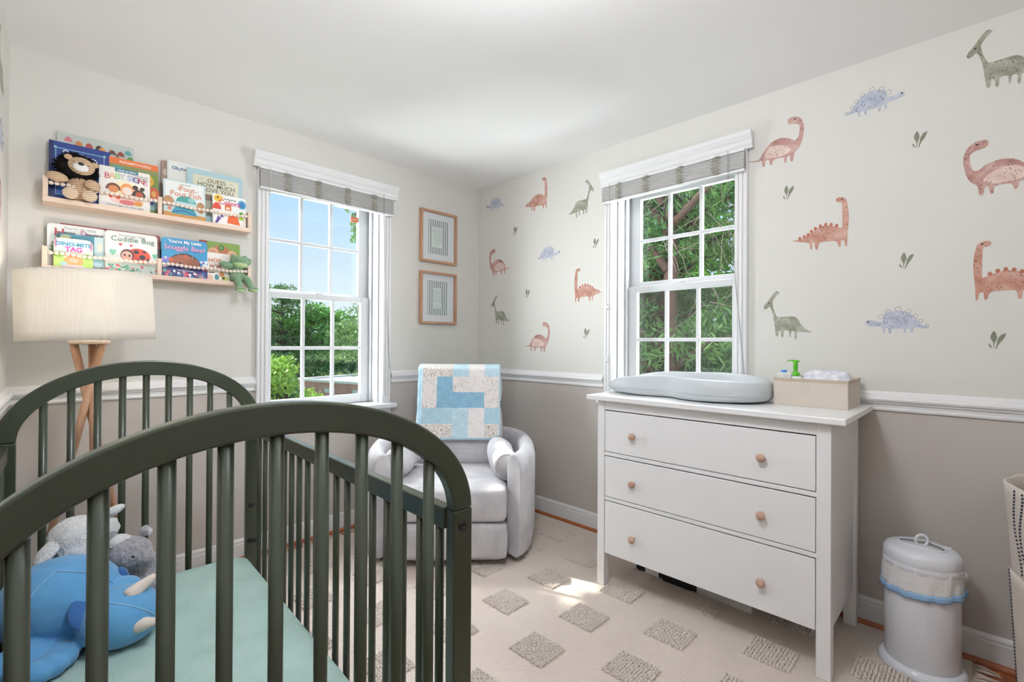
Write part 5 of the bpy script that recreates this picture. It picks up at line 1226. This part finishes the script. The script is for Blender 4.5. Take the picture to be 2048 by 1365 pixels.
# ---------------------------------------------------------------- sky, sun, lamps
w = bpy.data.worlds.new('sky'); SC.world = w; w.use_nodes = True; t = w.node_tree; bg = t.nodes['Background']
g = N(t, 'ShaderNodeTexCoord'); s = N(t, 'ShaderNodeSeparateXYZ'); L(t, g, 'Generated', s, 'Vector')
r = ramp(t, [(0.0, lin('#cfe0ea')), (.5, lin('#e3eef4')), (.56, lin('#d3e6f5')), (.66, lin('#a3cdf3')), (.85, lin('#7fb4ea'))])
mr = N(t, 'ShaderNodeMapRange'); mr.inputs[1].default_value = -1; mr.inputs[2].default_value = 1; L(t, s, 'Z', mr, 0); L(t, mr, 0, r, 'Fac'); L(t, r, 'Color', bg, 'Color'); bg.inputs['Strength'].default_value = .93
def lamp_obj(name, typ, loc, to, energy, col, **kw):
    d_ = bpy.data.lights.new(name, typ); d_.energy = energy; d_.color = col
    for k, v in kw.items(): setattr(d_, k, v)
    o = bpy.data.objects.new(name, d_); COL.objects.link(o); o.location = loc
    o.rotation_euler = (Vector(to)-Vector(loc)).to_track_quat('-Z', 'Y').to_euler(); return o
lamp_obj('sun', 'SUN', SUN*20, (0, 0, 0), 7.0, (1, .95, .86), angle=.009)
lamp_obj('added_fill_garden_side', 'AREA', (-2.3, .95, 1.35), (-.9, -.55, 1.45), 220, (.93, .97, 1), shape='RECTANGLE', size=1.2, size_y=2.4)  # added fill lamp outside the shelf wall window, kept out of view
lamp_obj('added_fill_trees_side', 'AREA', (.95, -2.75, 1.45), (-.75, -.95, 1.5), 210, (.95, .98, 1), shape='RECTANGLE', size=1.2, size_y=2.2)  # area lamp added beyond the dresser window, unseen, to light the shelf wall
lamp_obj('added_fill_garden_high', 'AREA', (-1.3, 1.7, 3.7), (-1.3, -.7, .6), 260, (.93, .97, 1), shape='RECTANGLE', size=2.2, size_y=1.0)  # added unseen lamp high outside the shelf wall window, fills the room from above
lamp_obj('added_fill_trees_high', 'AREA', (1.7, -1.65, 3.7), (-.7, -1.65, .6), 240, (.95, .98, 1), shape='RECTANGLE', size=2.2, size_y=1.0)  # its added counterpart above the dresser window, also out of sight
cl = thing('added_fill_lamp', 'added unseen round white fill lamp hanging from the ceiling', 'fill lamp', (-1.90, -2.22, H))  # fill light added above the view to brighten the room, never seen
b = MB(); b.lathe([(.05, -.03), (.055, -.001), (.0, -.001)], 30); b.tube([(0, 0, -.03), (0, 0, -.055)], .004, 8); b.build('cord', M_trim, cl)
m, t, bb = nt('white fill glow'); bb.inputs['Emission Color'].default_value = lin('#f6f8ff'); bb.inputs['Emission Strength'].default_value = 44
b = MB(); b.ell((0, 0, -.20), (.16, .16, .15), None, 32, 20); b.build('fill_globe', m, cl)

# ---------------------------------------------------------------- camera
F = 950.2263; yaw, pitch, roll = 0.7807976, 0.0046458, 0.0055632
fw = Vector((cos(yaw)*cos(pitch), sin(yaw)*cos(pitch), sin(pitch))); rt = Vector((sin(yaw), -cos(yaw), 0)); up = rt.cross(fw)
X = rt*cos(roll) + up*sin(roll); Y = -rt*sin(roll) + up*cos(roll)
cam = bpy.data.cameras.new('camera'); co = bpy.data.objects.new('camera', cam); COL.objects.link(co)
Mx = Matrix((X, Y, -fw)).transposed().to_4x4(); Mx.translation = (-2.54378, -2.90626, 1.20160); co.matrix_world = Mx
cam.sensor_width = 36; cam.sensor_fit = 'HORIZONTAL'; cam.lens = F/2048*36; cam.clip_start = .02; cam.clip_end = 400
SC.camera = co
v = SC.view_settings; v.view_transform = 'Standard'; v.look = 'None'; v.exposure = .4; v.gamma = 1; v.use_curve_mapping = False
SC.cycles.use_denoising = True; SC.cycles.max_bounces = 10; SC.cycles.diffuse_bounces = 6; SC.cycles.transparent_max_bounces = 12; SC.cycles.sample_clamp_indirect = 6
